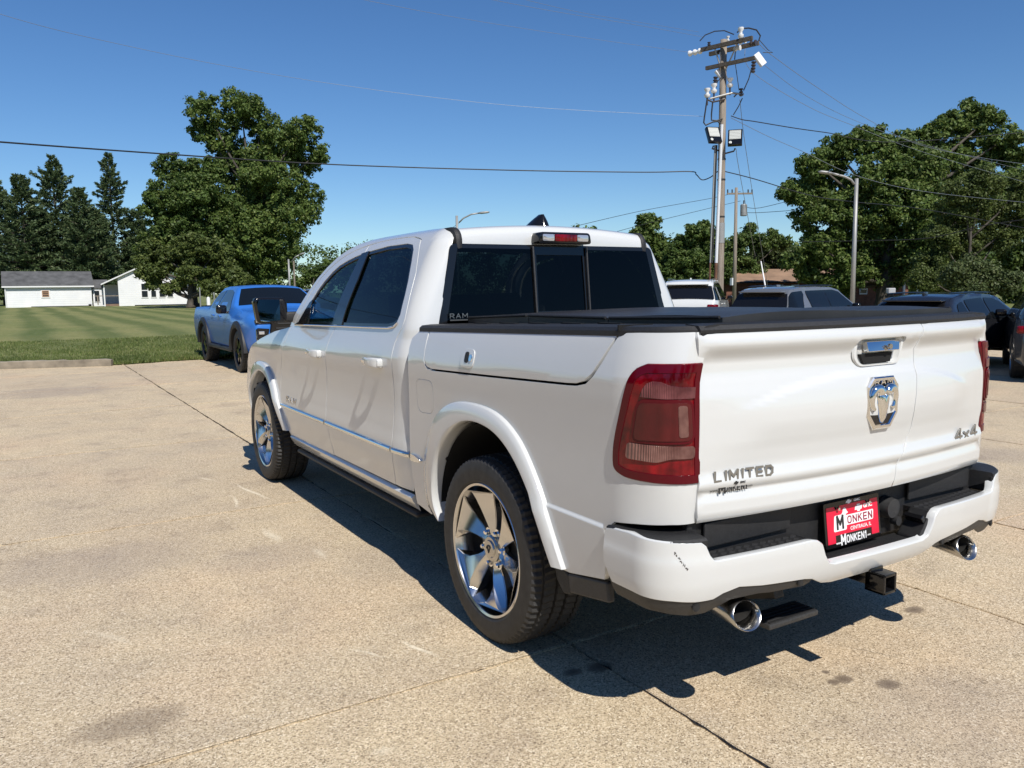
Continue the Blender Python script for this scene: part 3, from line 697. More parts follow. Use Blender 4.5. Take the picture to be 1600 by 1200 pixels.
# bright belt moulding and b pillar
bel=[(2.90,1.292),(2.4,1.303),(1.9,1.313),(1.4,1.322),(1.14,1.328),(1.06,1.337),(1.025,1.36)]
for nm,pts,d in (('belt_moulding',bel,rear_door[0]),):
    b=MB();b.tube([(cab_fn(*q)[0]-.004,cab_fn(*q)[1],cab_fn(*q)[2]-.004) for q in subdiv(pts,.08,False)],.0055,6);b.build(nm,M['chrome'],TR,.8)
patch('b_pillar_cover',[(1.90,1.318),(2.085,1.315),(2.06,1.50),(2.03,1.66),(2.015,1.765),(1.90,1.775),(1.88,1.6)],cab_fn,M['gloss'],TR,step=.05,sgn=-1,off=.002,ret=.008,mirror=True)
# window division bar on the front door and sail panel
patch('sail_panel',[(2.93,1.290),(2.62,1.298),(2.60,1.34),(2.655,1.47),(2.70,1.45),(2.77,1.37),(2.84,1.31)],cab_fn,M['gloss'],TR,step=.05,sgn=-1,off=.002,ret=.008,mirror=True)
# cab shell: pillar behind the doors, roof rail and a pillar
def t_of_x(v,x):
    q=cab_fn(.3,v);yr=.835+.04*(v-1.36)/.4+.05*ss(v,1.78,1.86)
    # walk t until x reached
    lo,hi=-.6,yr+CR
    for _ in range(40):
        m=(lo+hi)/2
        if cab_fn(m,v)[0]>x: lo=m
        else: hi=m
    return (lo+hi)/2
gl=lambda v:-.786+(v-1.344)*(.786-.672)/(1.765-1.344)
cs=[(t_of_x(v,gl(v)),v) for v in (1.29,1.344,1.45,1.55,1.65,1.72,1.765)]
cs+=[(t_of_x(1.80,-.655),1.80),(t_of_x(1.83,-.645),1.83),(1.02,1.858),(1.2,1.868),(1.5,1.871),(1.85,1.868),(2.05,1.857),(2.2,1.836),(2.35,1.803),(2.48,1.760),(2.62,1.695),(2.73,1.625),(2.83,1.53),(2.92,1.42),(3.02,1.30),(3.03,1.272)]
cs+=[(2.94,1.277)]+[(a+.010,b+.006) for a,b in topf[::-1][1:-1]]+[(2.0,1.820)]+[(a,b+.007) for a,b in topr[::-1][1:]]+[(1.150,1.806)]+[(a-.005,b) for a,b in seamr]+[(.86,.475),(.822,.56),(.822,1.0),(.820,1.20),(.80,1.29)]
patch('cab_shell',cs,cab_fn,WH,TR,su=.04,sv=.025,sgn=-1,mirror=True,ret=.03)
# rear edge of the cab between bed and glass is closed in black
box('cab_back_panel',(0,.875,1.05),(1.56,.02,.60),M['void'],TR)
def roof_fn(x,s):
    zt=1.852+.032*(1-(x/.62)**2)-.22*max(0,s+.95-1.85)**2
    for xc in (.36,-.36): zt+=.012*math.exp(-((x-xc)/.05)**4)*ss(s,.05,.25)
    R=.07;y0=.878
    y=y0+R+s
    if s>=0:return (x,y,zt)
    a=min(PI/2,-s/R);ex=max(0,-s-R*PI/2)
    return (x,y0+R-R*math.sin(a),zt-R*(1-math.cos(a))-ex)
roof=patch('roof',[(-.622,-.150),(.622,-.150),(.622,1.38),(.3,1.42),(-.3,1.42),(-.622,1.38)],roof_fn,WH,TR,su=.05,sv=.04)
for sx in (1,-1):
    b=MB();pp=[roof_fn(.632,s) for s in (1.3,1.1,.9,.6,.3,.1,0,-.02,-.04,-.06,-.08,-.10,-.125,-.148)]
    prev=None
    for i,q in enumerate(pp):
        a=pp[max(0,i-1)];c=pp[min(len(pp)-1,i+1)];d=(Vector(c)-Vector(a)).normalized();nrm=Vector((0,-d.z,d.y));
        if nrm.z<0 and i<9:nrm=-nrm
        if i>=9 and nrm.y>0:nrm=-nrm
        k=-.022+.031*(i>=5)
        R=[b.b.verts.new(Vector((sx*(q[0]+e),q[1],q[2]))+nrm*h) for e,h in ((-.016,-.03),(-.016,k*.6),(-.010,k),(.010,k),(.018,k*.5),(.018,-.03))]
        if prev:
            for j in range(5): b.b.faces.new((prev[j],prev[j+1],R[j+1],R[j]))
        prev=R
    bmesh.ops.recalc_face_normals(b.b,faces=b.b.faces[:])
    b.build('roof_ditch_moulding',M['plastic'],TR,.9)
# back glass, three panes
gy=lambda z:.835+.04*(z-1.36)/.4
gf=lambda x,z:(x,gy(z)-.012*(1-(x/.75)**2)*1.0,z)
pan=[(-.782,1.335),(-.182,1.335),(-.178,1.768),(-.668,1.768)]
G=M['glass_dark'];bw=MB()
bg_=patch('back_window',rnd([(-.800,1.30),(.800,1.30),(.684,1.768),(-.684,1.768)],.03),gf,M['gloss'],TR,step=.12,sgn=1,holes=[[(-.74,1.335),(-.195,1.335),(-.192,1.745),(-.645,1.745)],[(-.165,1.40),(.165,1.40),(.160,1.715),(-.160,1.715)],[(.195,1.335),(.74,1.335),(.645,1.745),(.192,1.745)]],ret=.01)
for ps in ([(-.741,1.334),(-.194,1.334),(-.191,1.746),(-.646,1.746)],[(.194,1.334),(.741,1.334),(.646,1.746),(.191,1.746)]):
    patch('window_pane',ps,gf,G,bg_,step=.12,off=.001,ret=0,sgn=1)
patch('sliding_pane',[(-.166,1.399),(.166,1.399),(.161,1.716),(-.161,1.716)],gf,G,bg_,step=.12,off=-.008,ret=0,sgn=1)
b=MB()
for x in (-.184,.184): b.tube([(x,gy(1.33)-.022,1.33),(x,gy(1.76)-.022,1.76)],.006,6)
b.tube([(-.175,gy(1.385)-.022,1.388),(.175,gy(1.385)-.022,1.388)],.007,6);b.build('slider_frame',M['plastic2'],bg_,.8)
block('window_lettering','RAM',.022,M['badge'],bg_,frame((-.672,gy(1.385)-.016,1.390),(1,0,0),(0,0,1)),1.5,.20,.0006)
box('lettering_underline',(-.672,gy(1.365)-.0145,1.368),(.105,.001,.007),M['badge'],bg_)
# high brake light
ch=rnd([(-.182,1.775),(.182,1.775),(.170,1.838),(-.170,1.838)],.02)
cb=MB();cb.prism(ch,.800,.90,1);cl=cb.build('high_brake_light',M['gloss'],TR,.6,bevel=.004)
for nm,a,b_,m in (('red_lens',-.075,.075,'lens_red'),('clear_lens',-.155,-.078,'lens_clear'),('clear_lens',.078,.155,'lens_clear')):
    q=MB();q.prism(rnd([(a,1.788),(b_,1.788),(b_,1.826),(a,1.826)],.010),.794,.802,1);q.build(nm,M[m],cl,.6,bevel=.002)
# shark fin
b=MB();sec=[(0,.13,.026),(.05,.10,.030),(.12,.06,.030),(.2,.02,.018)]
fin=[(1.02,.0,.022,.0),(1.025,.06,.010,0),(1.04,.078,.005,0)]
prof=[(1.02,0),(1.025,.045),(1.04,.070),(1.06,.072),(1.09,.055),(1.13,.03),(1.20,0)]
R=[]
for h in (0,.25,.5,.75,1):
    ring=[]
    for k in range(16):
        a=2*PI*k/16;yc=1.10+ -.055*h;ly=.15*(1-h*.8);wx=.048*(1-h**1.8)+.007
        ring.append(b.b.verts.new((wx*math.cos(a),yc+ly*math.sin(a)*(1 if math.sin(a)>0 else .8),1.872+.085*h)))
    R.append(ring)
for i in range(4):
    for k in range(16): b.b.faces.new((R[i][k],R[i][(k+1)%16],R[i+1][(k+1)%16],R[i+1][k]))
b.b.faces.new(R[-1]);b.build('roof_antenna_fin',M['gloss'],TR,.9)
# fender, hood, windshield, front
zf=mkcurve([(3.0,1.272),(3.4,1.222),(3.8,1.148),(4.1,1.075),(4.35,.985),(4.5,.90)])
fo=[(3.000,1.270),(3.4,1.222),(3.8,1.148),(4.1,1.075),(4.35,.985),(4.48,.91),(4.5,.80),(4.5,.50),(4.30,.46)]
ffi=[p for p in ff_i]
fe=fo+ffi[::-1][::-1][0:1]*0+[(ffi[0][0]+.03,.46)]+[p for p in ffi if p[1]>.46]+[(3.155,.47)]+[(a+.008,b) for a,b in [(3.163,.60),(3.187,.733),(3.19,.80),(3.185,.93),(3.12,1.05),(3.027,1.179)]]
patch('front_fender',fe,door_fn,WH,TR,su=.05,sv=.03,sgn=-1,mirror=True)
flare(ff_o,ff_i,door_fn,True)
def hood_fn(u,y):
    w_=W1(vv(y,zf(y)))-.020*ss(y,3.3,4.3)-.12*max(0,y-3.9)**2
    e=abs(u); x=u*w_
    return (x,y,zf(y)+.055*(1-e**4)+.02*(1-ss(abs(x),.35,.5))-.0)
patch('hood',[(-1,3.15),(-1,4.5),(1,4.5),(1,3.15)],hood_fn,WH,TR,su=.08,sv=.08,ret=0)
ws=lambda x,s:(x*(1-.22*s),3.27-.92*s-.10*(x/.8)**2*(1-s*.5),1.265+.525*s+.02*math.sin(PI*s))
patch('windshield',[(-.86,0),(.86,0),(.80,1),(-.80,1)],ws,M['glass_front'],TR,step=.12,ret=0)
box('cowl_panel',(0,3.16,1.255),(1.70,.24,.02),M['plastic'],TR)
box('front_fascia',(0,4.52,.70),(1.55,.16,.52),WH,TR,bev=.05,smooth=True)
box('grille',(0,4.61,.78),(1.05,.03,.30),M['gloss'],TR,bev=.01)
box('front_bumper',(0,4.60,.52),(1.70,.18,.18),M['chrome'],TR,bev=.05,smooth=True)
for sx in (1,-1): box('headlight',(sx*.68,4.53,.86),(.30,.16,.13),M['lens_clear'],TR,bev=.03,smooth=True)
# chrome side strip, rocker, running board
def mould_fn(y,z):
    p=cab_fn(y,z);return (p[0]-.011*(1-min(1,abs(z-.676)/.0165)**2),p[1],p[2])
strip=[(3.10,.690),(.775,.698),(.72,.690),(.70,.678),(.72,.668),(.775,.664),(3.10,.662)]
def stripe(name,fn,ys,zs,offs,m,close=True):
    for sx in (1,-1):
        V=[]
        for y in ys:
            for z,o in zip(zs,offs):
                q=fn(y,z);V.append((sx*(q[0]-o),q[1],q[2]))
        k=len(zs);F=[(i*k+j,(i+1)*k+j,(i+1)*k+j+1,i*k+j+1) for i in range(len(ys)-1) for j in range(k-1)]
        b=bmesh.new();me=mesh_np(V,F);b.from_mesh(me);b.verts.ensure_lookup_table()
        b.faces.new([b.verts[j] for j in range(k)]);b.faces.new([b.verts[(len(ys)-1)*k+j] for j in range(k)])
        bmesh.ops.recalc_face_normals(b,faces=b.faces[:]);b.to_mesh(me);b.free();link(name,me,m,TR,.8)
frr=lambda a,b,n:[a+(b-a)*k/n for k in range(n+1)]
for a,b_ in ((3.15,2.133),(2.105,1.032),(1.010,.835)):
    stripe('chrome_side_moulding',cab_fn,frr(a,b_,12),[.692,.691,.688,.682,.676,.670,.664,.661,.660],[-.004,.007,.012,.0155,.0165,.0155,.012,.007,-.004],M['chrome'])
patch('chrome_moulding_tip',[(.790,.694),(.74,.692),(.690,.682),(.672,.674),(.690,.667),(.74,.661),(.790,.660)],bed_fn,M['chrome'],TR,step=.03,sgn=-1,off=.012,ret=.014,mirror=True)
stripe('rocker_panel',lambda y,z:(-.935-.030*ss(z,.385,.45),y,z),frr(3.03,.83,20),[.37,.39,.41,.43,.447,.455,.462],[-.02,0,0,0,0,-.004,-.02],WH)
for sx in (1,-1):
    box('running_board',(sx*.875,1.88,.352),(.14,2.12,.028),M['plastic'],TR,bev=.012,smooth=True)
# badge on the front door
block('door_badge','RAM',.040,M['satin'],front_door[0],frame((-.982,2.90,.735),(0,-1,0),(0,0,1)),1.9,.22,.004)
# door handles
def handle(y,z,par):
    b=MB();x0=-.975;L=.108
    # grip with a waist, standing off the skin
    sec=[(-L,.010,.016,.030),(-L+.012,.030,.020,.034),(-.04,.044,.020,.033),(0,.048,.020,.031),(.04,.046,.019,.030),(L-.02,.040,.016,.028),(L,.012,.014,.024)]
    R=[]
    for dy,o,tx,tz in sec:
        ring=[]
        for k in range(16):
            a=2*PI*k/16;cx=math.copysign(abs(math.cos(a))**.6,math.cos(a))*tx*.7;cz=math.copysign(abs(math.sin(a))**.6,math.sin(a))*tz*.8
            ring.append(b.b.verts.new((x0-o+cx*.6,y+dy,z+cz)))
        R.append(ring)
    for i in range(len(R)-1):
        for k in range(16): b.b.faces.new((R[i][k],R[i][(k+1)%16],R[i+1][(k+1)%16],R[i+1][k]))
    b.b.faces.new(R[0]);b.b.faces.new(R[-1]);bmesh.ops.recalc_face_normals(b.b,faces=b.b.faces[:])
    h=b.build('door_handle',WH,par,True)
    box('handle_mount',(x0-.012,y+L-.012,z),(.05,.03,.034),WH,h,bev=.008,smooth=True);box('handle_mount',(x0-.012,y-L+.016,z),(.05,.036,.042),WH,h,bev=.008,smooth=True)
    box('handle_chrome',(x0-.050,y+.058,z+.002),(.006,.062,.018),M['chrome'],h,bev=.002)
    c=MB();c.tube([(x0-.045,y-.012,z-.0),(x0-.055,y-.012,z)],.011,14);c.build('lock_cover',WH,h,.6)
handle(1.245,1.135,rear_door[0]);handle(2.285,1.122,front_door[0])
# mirrors
def mirror(sx):
    b=MB();c=Vector((-1.075,3.02,1.392))
    R=[]
    for dy,k in ((-.035,.90),(-.028,.985),(-.01,1.0),(.04,.97),(.085,.80),(.105,.5)):
        rr=rnd([(-.128,.100),(.118,.096),(.122,-.080),(-.100,-.098)],.045,5)
        R.append([b.b.verts.new((sx*(c.x+px*k),c.y+dy,c.z+pz*k)) for px,pz in rr])
    m=len(R[0])
    for i in range(len(R)-1):
        for k in range(m): b.b.faces.new((R[i][k],R[i][(k+1)%m],R[i+1][(k+1)%m],R[i+1][k]))
    b.b.faces.new(R[0]);b.b.faces.new(R[-1]);bmesh.ops.recalc_face_normals(b.b,faces=b.b.faces[:])
    h=b.build('side_mirror',M['gloss'],TR,.9)
    q=MB();rr=rnd([(-.108,.083),(.100,.079),(.104,-.066),(-.084,-.082)],.035,5)
    q.b.faces.new([q.b.verts.new((sx*(c.x+px),c.y-.0375+ px*.04,c.z+pz)) for px,pz in rr]);q.build('mirror_glass',M['mirror'],h)
    a=MB();a.box((sx*-.905,3.02,1.345),(.14,.07,.075),bev=.015);a.build('mirror_arm',M['plastic'],h,True)
mirror(1);mirror(-1)
# ---------------- tail lights ----------------
LTi=chaikin(LT[1:-1],2,False)
LTi=[(-1.183,.895)]+[q for q in inset(LTi+[(-1.187,1.285),(-1.187,.891)],.004)[1:-3]]+[(-1.183,1.281)]
for sx in (1,-1):
    pass
tl=patch('tail_light',LTi,bed_fn,M['lens_red'],TR,step=.03,sgn=-1,off=.004,ret=.03,roll=.004,mirror=True)
mid=rnd([(-.985,1.157),(-1.147,1.160),(-1.151,1.037),(-.962,1.034)],.022)
up=[(-.989,1.176),(-.996,1.200),(-1.010,1.218),(-1.030,1.226),(-1.055,1.224),(-1.085,1.214),(-1.12,1.209),(-1.163,1.208),(-1.161,1.174),(-1.07,1.172)]
low=rnd([(-.936,1.019),(-1.160,1.017),(-1.159,.979),(-1.085,.978),(-1.04,.964),(-.99,.966),(-.930,.968)],.012)
bar=rnd([(-1.108,1.150),(-1.134,1.150),(-1.137,1.050),(-1.110,1.048)],.008)
for t_,sx in zip(tl,(1,-1)):
    for nm,pl,mt,of in (('rim_panel',LTi,'lens_deep',.0065),('stop_lens',mid,'lens_dark',.012),('upper_lens',up,'lens_up',.010),('reverse_lens',low,'lens_pink',.010),('light_bar',bar,'lens_pink',.014)):
        if nm=='rim_panel':
            hl=inset(LTi,.026)[2:-2];hl=[(-1.163,.921)]+hl+[(-1.163,1.255)]
            o=patch(nm,pl,bed_fn,M[mt],t_,step=.03,sgn=-1,off=of,ret=.003,holes=[hl])
        else: o=patch(nm,pl,bed_fn,M[mt],t_,step=.02,sgn=-1,off=of,ret=.006)
        if sx<0:o.scale=(-1,1,1)
    o=patch('bezel',inset(mid,-.010),bed_fn,M['lens_deep'],t_,step=.02,sgn=-1,off=.009,ret=.004,holes=[inset(mid,.003)])
    if sx<0:o.scale=(-1,1,1)
# ---------------- tailgate ----------------
seamg=[(.293,1.384),(.280,1.36),(.264,1.32),(.259,1.243),(.240,1.15),(.228,1.08),(.229,.976),(.200,.92),(.160,.863),(.140,.82),(.128,.764)]
gl_=[(-.822,1.382),(-.820,1.34),(-.812,1.282),(-.812,1.009),(-.813,.893),(-.817,.80),(-.812,.757)]
gr_=[(.822,.757),(.822,.82),(.818,.893),(.818,1.1),(.818,1.271),(.822,1.333),(.815,1.378)]
hh=rnd([(-.115,1.334),(.180,1.334),(.150,1.232),(-.085,1.232),(-.122,1.262)],.03)
ga=gl_+[(-.4,.762),(0,.764)]+[(a-.0035,b) for a,b in seamg[::-1]]+[(0,1.386),(-.4,1.386)]
gb=[(a+.0035,b) for a,b in seamg]+[(.4,.763)]+gr_+[(.55,1.386)]
ln=[[(-.9,.757+.0115*k),(.9,.757+.0115*k)] for k in range(1,55)]
gate=patch('tailgate',ga,gate_fn,WH,TR,su=.04,sv=.04,sgn=1,holes=[hh],lines=ln,ret=.03)
gate2=patch('tailgate_side_door',gb,gate_fn,WH,TR,su=.04,sv=.04,sgn=1,lines=ln,ret=.03)
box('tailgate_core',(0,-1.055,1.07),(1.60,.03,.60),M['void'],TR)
# handle: bezel, scoop, chrome pull
def yg(x,z,o=0): return gate_fn(x,z)[1]-o
b=MB();R=[]
for k,(sc_,o) in enumerate(((.985,.0),(1.02,.004),(.985,.010),(.90,.010),(.86,-.004),(.83,-.008),(.4,-.008),(.05,-.008))):
    R.append([b.b.verts.new((.032+(a-.032)*sc_,yg(a,1.28)-o+0*(z),1.283+(z-1.283)*sc_)) for a,z in hh])
m=len(hh)
for i in range(len(R)-1):
    for k in range(m): b.b.faces.new((R[i][k],R[i][(k+1)%m],R[i+1][(k+1)%m],R[i+1][k]))
b.b.faces.new(R[-1]);bmesh.ops.recalc_face_normals(b.b,faces=b.b.faces[:]);hz=b.build('tailgate_handle',WH,gate,.8)
if True:
    for p_ in hz.data.polygons: pass
q=MB();cy=yg(.04,1.28)
q.prism([(-.052,1.284),(.128,1.284),(.146,1.322),(-.050,1.322)],cy-.022,cy+.0,1)
for v in q.b.verts:
    if v.co.z>1.31: v.co.y+=.012
q.build('chrome_pull',M['chrome'],hz,.4,bevel=.003)
q=MB();q.prism([(-.075,1.276),(.112,1.278),(.100,1.242),(-.055,1.242)],cy-.004,cy+.02,1);q.build('finger_recess',M['void'],hz)
q=MB();q.tube([(.065,cy-.021,1.300),(.065,cy-.030,1.300)],.010,14);q.build('lock_barrel',M['satin'],hz,.5)
# badges
def on_gate(x,z,o=.004): return frame((x,yg(x,z)-o,z),(gate_fn(x+.05,z)[0]-gate_fn(x-.05,z)[0],gate_fn(x+.05,z)[1]-gate_fn(x-.05,z)[1],0),(0,0,1))
block('trim_badge','LIMITED',.031,M['badge'],gate,on_gate(-.636,.908,.001),1.25,.24,.004)
block('four_wheel_drive_badge','4x4',.044,M['badge'],gate2,on_gate(.672,.910,.001),1.8,.20,.005,gap=.16)
st=block('dealer_sticker','M',.030,M['inkb'],gate,on_gate(-.724,.866,.0008),.9,.22,.0004)
block('sticker_name','ONKEN1',.017,M['inkb'],st,on_gate(-.668,.864,.0008),.95,.22,.0004)
text('sticker_web','www.',.012,M['inkb'],st,.0003,on_gate(-.752,.861,.0015),1.2)
text('sticker_com','.com',.012,M['inkb'],st,.0003,on_gate(-.612,.864,.0015),1.2)
text('sticker_town','CENTRALIA, IL',.010,M['inkb'],st,.0003,on_gate(-.675,.853,.0015),1.1)
bow=[(-.5,-.16),(-.40,.16),(-.2,.16),(-.17,.30),(.2,.30),(.17,.16),(.5,.16),(.40,-.16),(.2,-.16),(.17,-.30),(-.2,-.30),(-.17,-.16)]
def flat(name,pts,Mx,m,par,th=.001):
    b=MB();b.prism(pts,0,th,2);me=bpy.data.meshes.new(name);b.b.to_mesh(me);b.b.free();me.transform(Mx);return link(name,me,m,par,False)
flat('sticker_bowtie',[(a*.020,b*.020) for a,b in bow],on_gate(-.672,.8815,.0008),M['inkb'],st,.0003)
text('sticker_gmc','GMC',.008,M['inkb'],st,.0003,on_gate(-.645,.8815,.0008),1.3,bold=.0004)
# shield emblem with horned ram head
oct_=[(-.058,.095),(.062,.095),(.092,.062),(.092,-.045),(.050,-.098),(-.046,-.098),(-.088,-.045),(-.088,.062)]
EM=on_gate(.018,1.098,-.010)
def loft(name,rings,m,par,Mx,sm=.6,cap=True):
    b=MB();R=[[b.b.verts.new(q) for q in r] for r in rings];n=len(R[0])
    for i in range(len(R)-1):
        for k in range(n): b.b.faces.new((R[i][k],R[i][(k+1)%n],R[i+1][(k+1)%n],R[i+1][k]))
    if cap:b.b.faces.new(R[-1])
    bmesh.ops.recalc_face_normals(b.b,faces=b.b.faces[:]);me=bpy.data.meshes.new(name);b.b.to_mesh(me);b.b.free();me.transform(Mx);return link(name,me,m,par,sm)
sc=lambda L,k,h:[(a*k,b*k,h) for a,b in L]
em=loft('shield_emblem',[sc(oct_,1,0),sc(oct_,1,.008),sc(oct_,.95,.013),sc(oct_,.86,.013),sc(oct_,.82,.007)],M['chrome'],gate,EM,.3,False)
flat('emblem_backing',[(a*.84,b*.84) for a,b in oct_],EM@Matrix.Translation((0,0,.0055)),M['gloss'],em,.002)
block('emblem_word','RAM',.020,M['chrome'],em,EM@Matrix.Translation((0,.077,.008)),1.6,.22,.005)
head=[(-.030,.040),(-.012,.048),(0,.030),(.012,.048),(.030,.040),(.034,.010),(.024,-.030),(.014,-.068),(0,-.080),(-.014,-.068),(-.024,-.030),(-.034,.010)]
head=chaikin(head,2)
loft('ram_head',[sc(head,1,.006),sc(head,.96,.014),sc(head,.75,.021),sc(head,.4,.025)],M['chrome'],em,EM,True)
for s_ in (-1,1):
    b=MB();pts=[];rr=[]
    for k in range(15):
        t=k/14;a=math.radians(165-235*t);rad=.028
        pts.append((s_*(.042+rad*math.cos(a)),.026+rad*1.2*math.sin(a)-.018*t,.014-.003*t));rr.append(.0185*(1-.6*t)+.002)
    b.tube(pts,rr,10);me=bpy.data.meshes.new('h');b.b.to_mesh(me);b.b.free();me.transform(EM);link('horn',me,M['chrome'],em,True)
# ---------------- bumper ----------------
bo=[(-1.245,.700),(-1.238,.712),(-1.21,.718),(-1.12,.724),(-.953,.718),(-.855,.714),(-.838,.700),(-.823,.668),(-.808,.650),(-.79,.645),(-.385,.652),(-.36,.648),(-.335,.630),(-.318,.59),(-.295,.556),(-.262,.546),(.262,.540),(.295,.552),(.318,.59),(.335,.628),(.36,.648),(.385,.652),(.79,.645),(.808,.650),(.823,.668),(.838,.70),(.855,.714),(.953,.718),(1.12,.724),(1.21,.718),(1.238,.712),(1.245,.70)]
bb_=[(1.240,.60),(1.205,.535),(1.10,.535),(.951,.530),(.87,.522),(.80,.520),(.765,.535),(.70,.548),(.60,.535),(.50,.528),(.40,.520),(.36,.512),(.30,.482),(.245,.472),(-.245,.472),(-.30,.482),(-.36,.512),(-.40,.520),(-.50,.528),(-.60,.535),(-.70,.548),(-.765,.535),(-.80,.520),(-.87,.522),(-.951,.530),(-1.10,.535),(-1.205,.535),(-1.240,.60)]
bump=patch('rear_bumper',bo+bb_,bump_fn,WH,TR,su=.035,sv=.02,sgn=1,ret=.035,roll=.006)
va=[(a,b+.004) for a,b in bb_[1:-1]]+[(-1.215,.49),(-1.10,.487),(-1.007,.487),(-.89,.467),(-.80,.458),(-.76,.47),(-.72,.50),(-.56,.50),(-.53,.487),(-.40,.478),(-.37,.490),(-.34,.505),(-.30,.478),(.30,.478),(.34,.505),(.37,.490),(.40,.478),(.53,.487),(.56,.50),(.72,.50),(.76,.47),(.80,.458),(.89,.467),(1.007,.487),(1.10,.487),(1.215,.49)]
vfn=lambda s,v:bump_fn(s,v)
for s_ in (-1,1):
    vp=[(s_*1.222,.545),(s_*1.10,.545),(s_*.95,.54),(s_*.87,.532),(s_*.80,.53),(s_*.765,.545),(s_*.70,.556),(s_*.60,.545),(s_*.50,.538),(s_*.40,.528),(s_*.355,.515),(s_*.365,.495),(s_*.385,.484),(s_*.55,.492),(s_*.60,.50),(s_*.72,.50),(s_*.76,.478),(s_*.80,.460),(s_*.89,.462),(s_*1.007,.478),(s_*1.10,.478),(s_*1.21,.482)]
    bv=patch('bumper_valance',vp,bump_fn,M['plastic2'],bump,su=.04,sv=.02,sgn=1,off=-.005,ret=.03)
    for sx_,sz_ in ((.865,.500),(.42,.508)):
        q=bump_fn(s_*sx_,sz_);nn=Vector((s_*.25 if sx_>.8 else 0,-1,0)).normalized();q=Vector(q)
        c=MB();c.tube([q+nn*-.006,q+nn*.0005],.014,16);c.tube([q+nn*-.006,q+nn*.002],.010,16);c.build('parking_sensor',M['plastic'],bv,.5)
# black upper step mouldings: plan strips
def deck(name,xs,z,inner,mat=M['plastic'],zf2=None,par=bump,th=.03,front_off=.012):
    V=[];F=[];n=len(xs)
    for x in xs:
        ff=bump_fn(x,.66);q=Vector(ff);fy_=q.y+front_off;zz=z if not zf2 else zf2(x)
        iy=inner
        V+=[(q.x,fy_,zz-th),(q.x,fy_,zz-.004),(q.x,fy_+.006,zz),(q.x,iy,zz),(q.x,iy,zz-th)]
    for i in range(n-1):
        for k in range(4): F.append((i*5+k,(i+1)*5+k,(i+1)*5+k+1,i*5+k+1))
    b=bmesh.new();me=mesh_np(V,F);b.from_mesh(me);b.faces.new([b.verts[k] for k in range(5)]) if not b.verts.ensure_lookup_table() else 0;b.faces.new([b.verts[(n-1)*5+k] for k in range(5)]);bmesh.ops.recalc_face_normals(b,faces=b.faces[:]);b.to_mesh(me);b.free()
    return link(name,me,mat,par,.5)
fr=lambda a,b,n:[a+(b-a)*k/n for k in range(n+1)]
for s_ in (-1,1):
    sp=deck('step_pad',fr(s_*.815,s_*.345,10),.640,-1.06,th=.018)
    tb=MB()                            # raised tread pattern: rows of low lozenges
    for i in range(13):
        for j in range(3):
            x=s_*(.365+.036*i+(.018 if j%2 else 0));y=bump_fn(x,.66)[1]+.040+.030*j
            if abs(x)<.80: tb.prism([(x-.015,y),(x,y-.010),(x+.015,y),(x,y+.010)],.640,.6435,2)
    tr_=tb.build('tread_pattern',M['plastic2'],sp,False);tag(tr_,kind='stuff')
    # corner cap wrapping to the side
    V=[];F=[];ss_=fr(.83,1.24,16)
    for a in ss_:
        o_=Vector(bump_fn(s_*a,.70));i_=Vector(bump_fn(s_*a,.70))
        c=Vector((s_*.80,-1.03,0));d=Vector((c.x-o_.x,c.y-o_.y,0));d=d.normalized()
        o_=o_+Vector((d.x,d.y,0))*.004
        zt=.722;wd=.16 if a<1.0 else .16-.4*(a-1.0)*.3
        V+=[(o_.x,o_.y,zt-.03),(o_.x,o_.y,zt-.002),(o_.x+d.x*.008,o_.y+d.y*.008,zt+.004),(o_.x+d.x*.05,o_.y+d.y*.05,zt+.006),(o_.x+d.x*wd,o_.y+d.y*wd,zt+.006),(o_.x+d.x*wd,o_.y+d.y*wd,zt-.10)]
    for i in range(16):
        for k in range(5): F.append((i*6+k,(i+1)*6+k,(i+1)*6+k+1,i*6+k+1))
    me=mesh_np(V,F);b=bmesh.new();b.from_mesh(me);bmesh.ops.recalc_face_normals(b,faces=b.faces[:]);b.verts.ensure_lookup_table();b.faces.new([b.verts[k] for k in range(6)]);bmesh.ops.recalc_face_normals(b,faces=b.faces[:]);b.to_mesh(me);b.free();link('corner_cap',me,M['plastic'],bump,.5)
    box('step_side_wall',(s_*.832,-1.095,.675),(.014,.13,.07),M['plastic'],bump,bev=.004)
    b=MB();b.prism([(s_*.345,.645),(s_*.262,.545),(s_*.262,.50),(s_*.345,.50)],-1.195,-1.10,1);b.build('plate_side_wall',M['plastic'],bump,False,bevel=.006)
    b=MB();b.prism(rnd([(0,0),(.085,0),(.085,.022),(0,.022)],.008),-.004,.0,2)
box('step_lamp_slot',(.305,-1.15,.607),(.05,.075,.018),M['gloss'],bump,R=Matrix.Rotation(math.radians(48),3,'Y'),bev=.003)
deck('plate_shelf',fr(-.275,.275,8),.538,-1.08,th=.010)
box('bumper_back_wall',(0,-1.055,.66),(1.66,.03,.24),M['plastic'],bump,bev=.006)
for s_ in (-1,1): box('back_wall_panel',(s_*.56,-1.083,.705),(.42,.012,.085),M['plastic'],bump,bev=.004)
c=MB();c.tube([(.215,-1.075,.655),(.215,-1.115,.655)],[.045,.038],20);c.tube([(.245,-1.09,.60),(.245,-1.12,.60)],.018,12);c.build('trailer_socket',M['plastic2'],bump,.6)
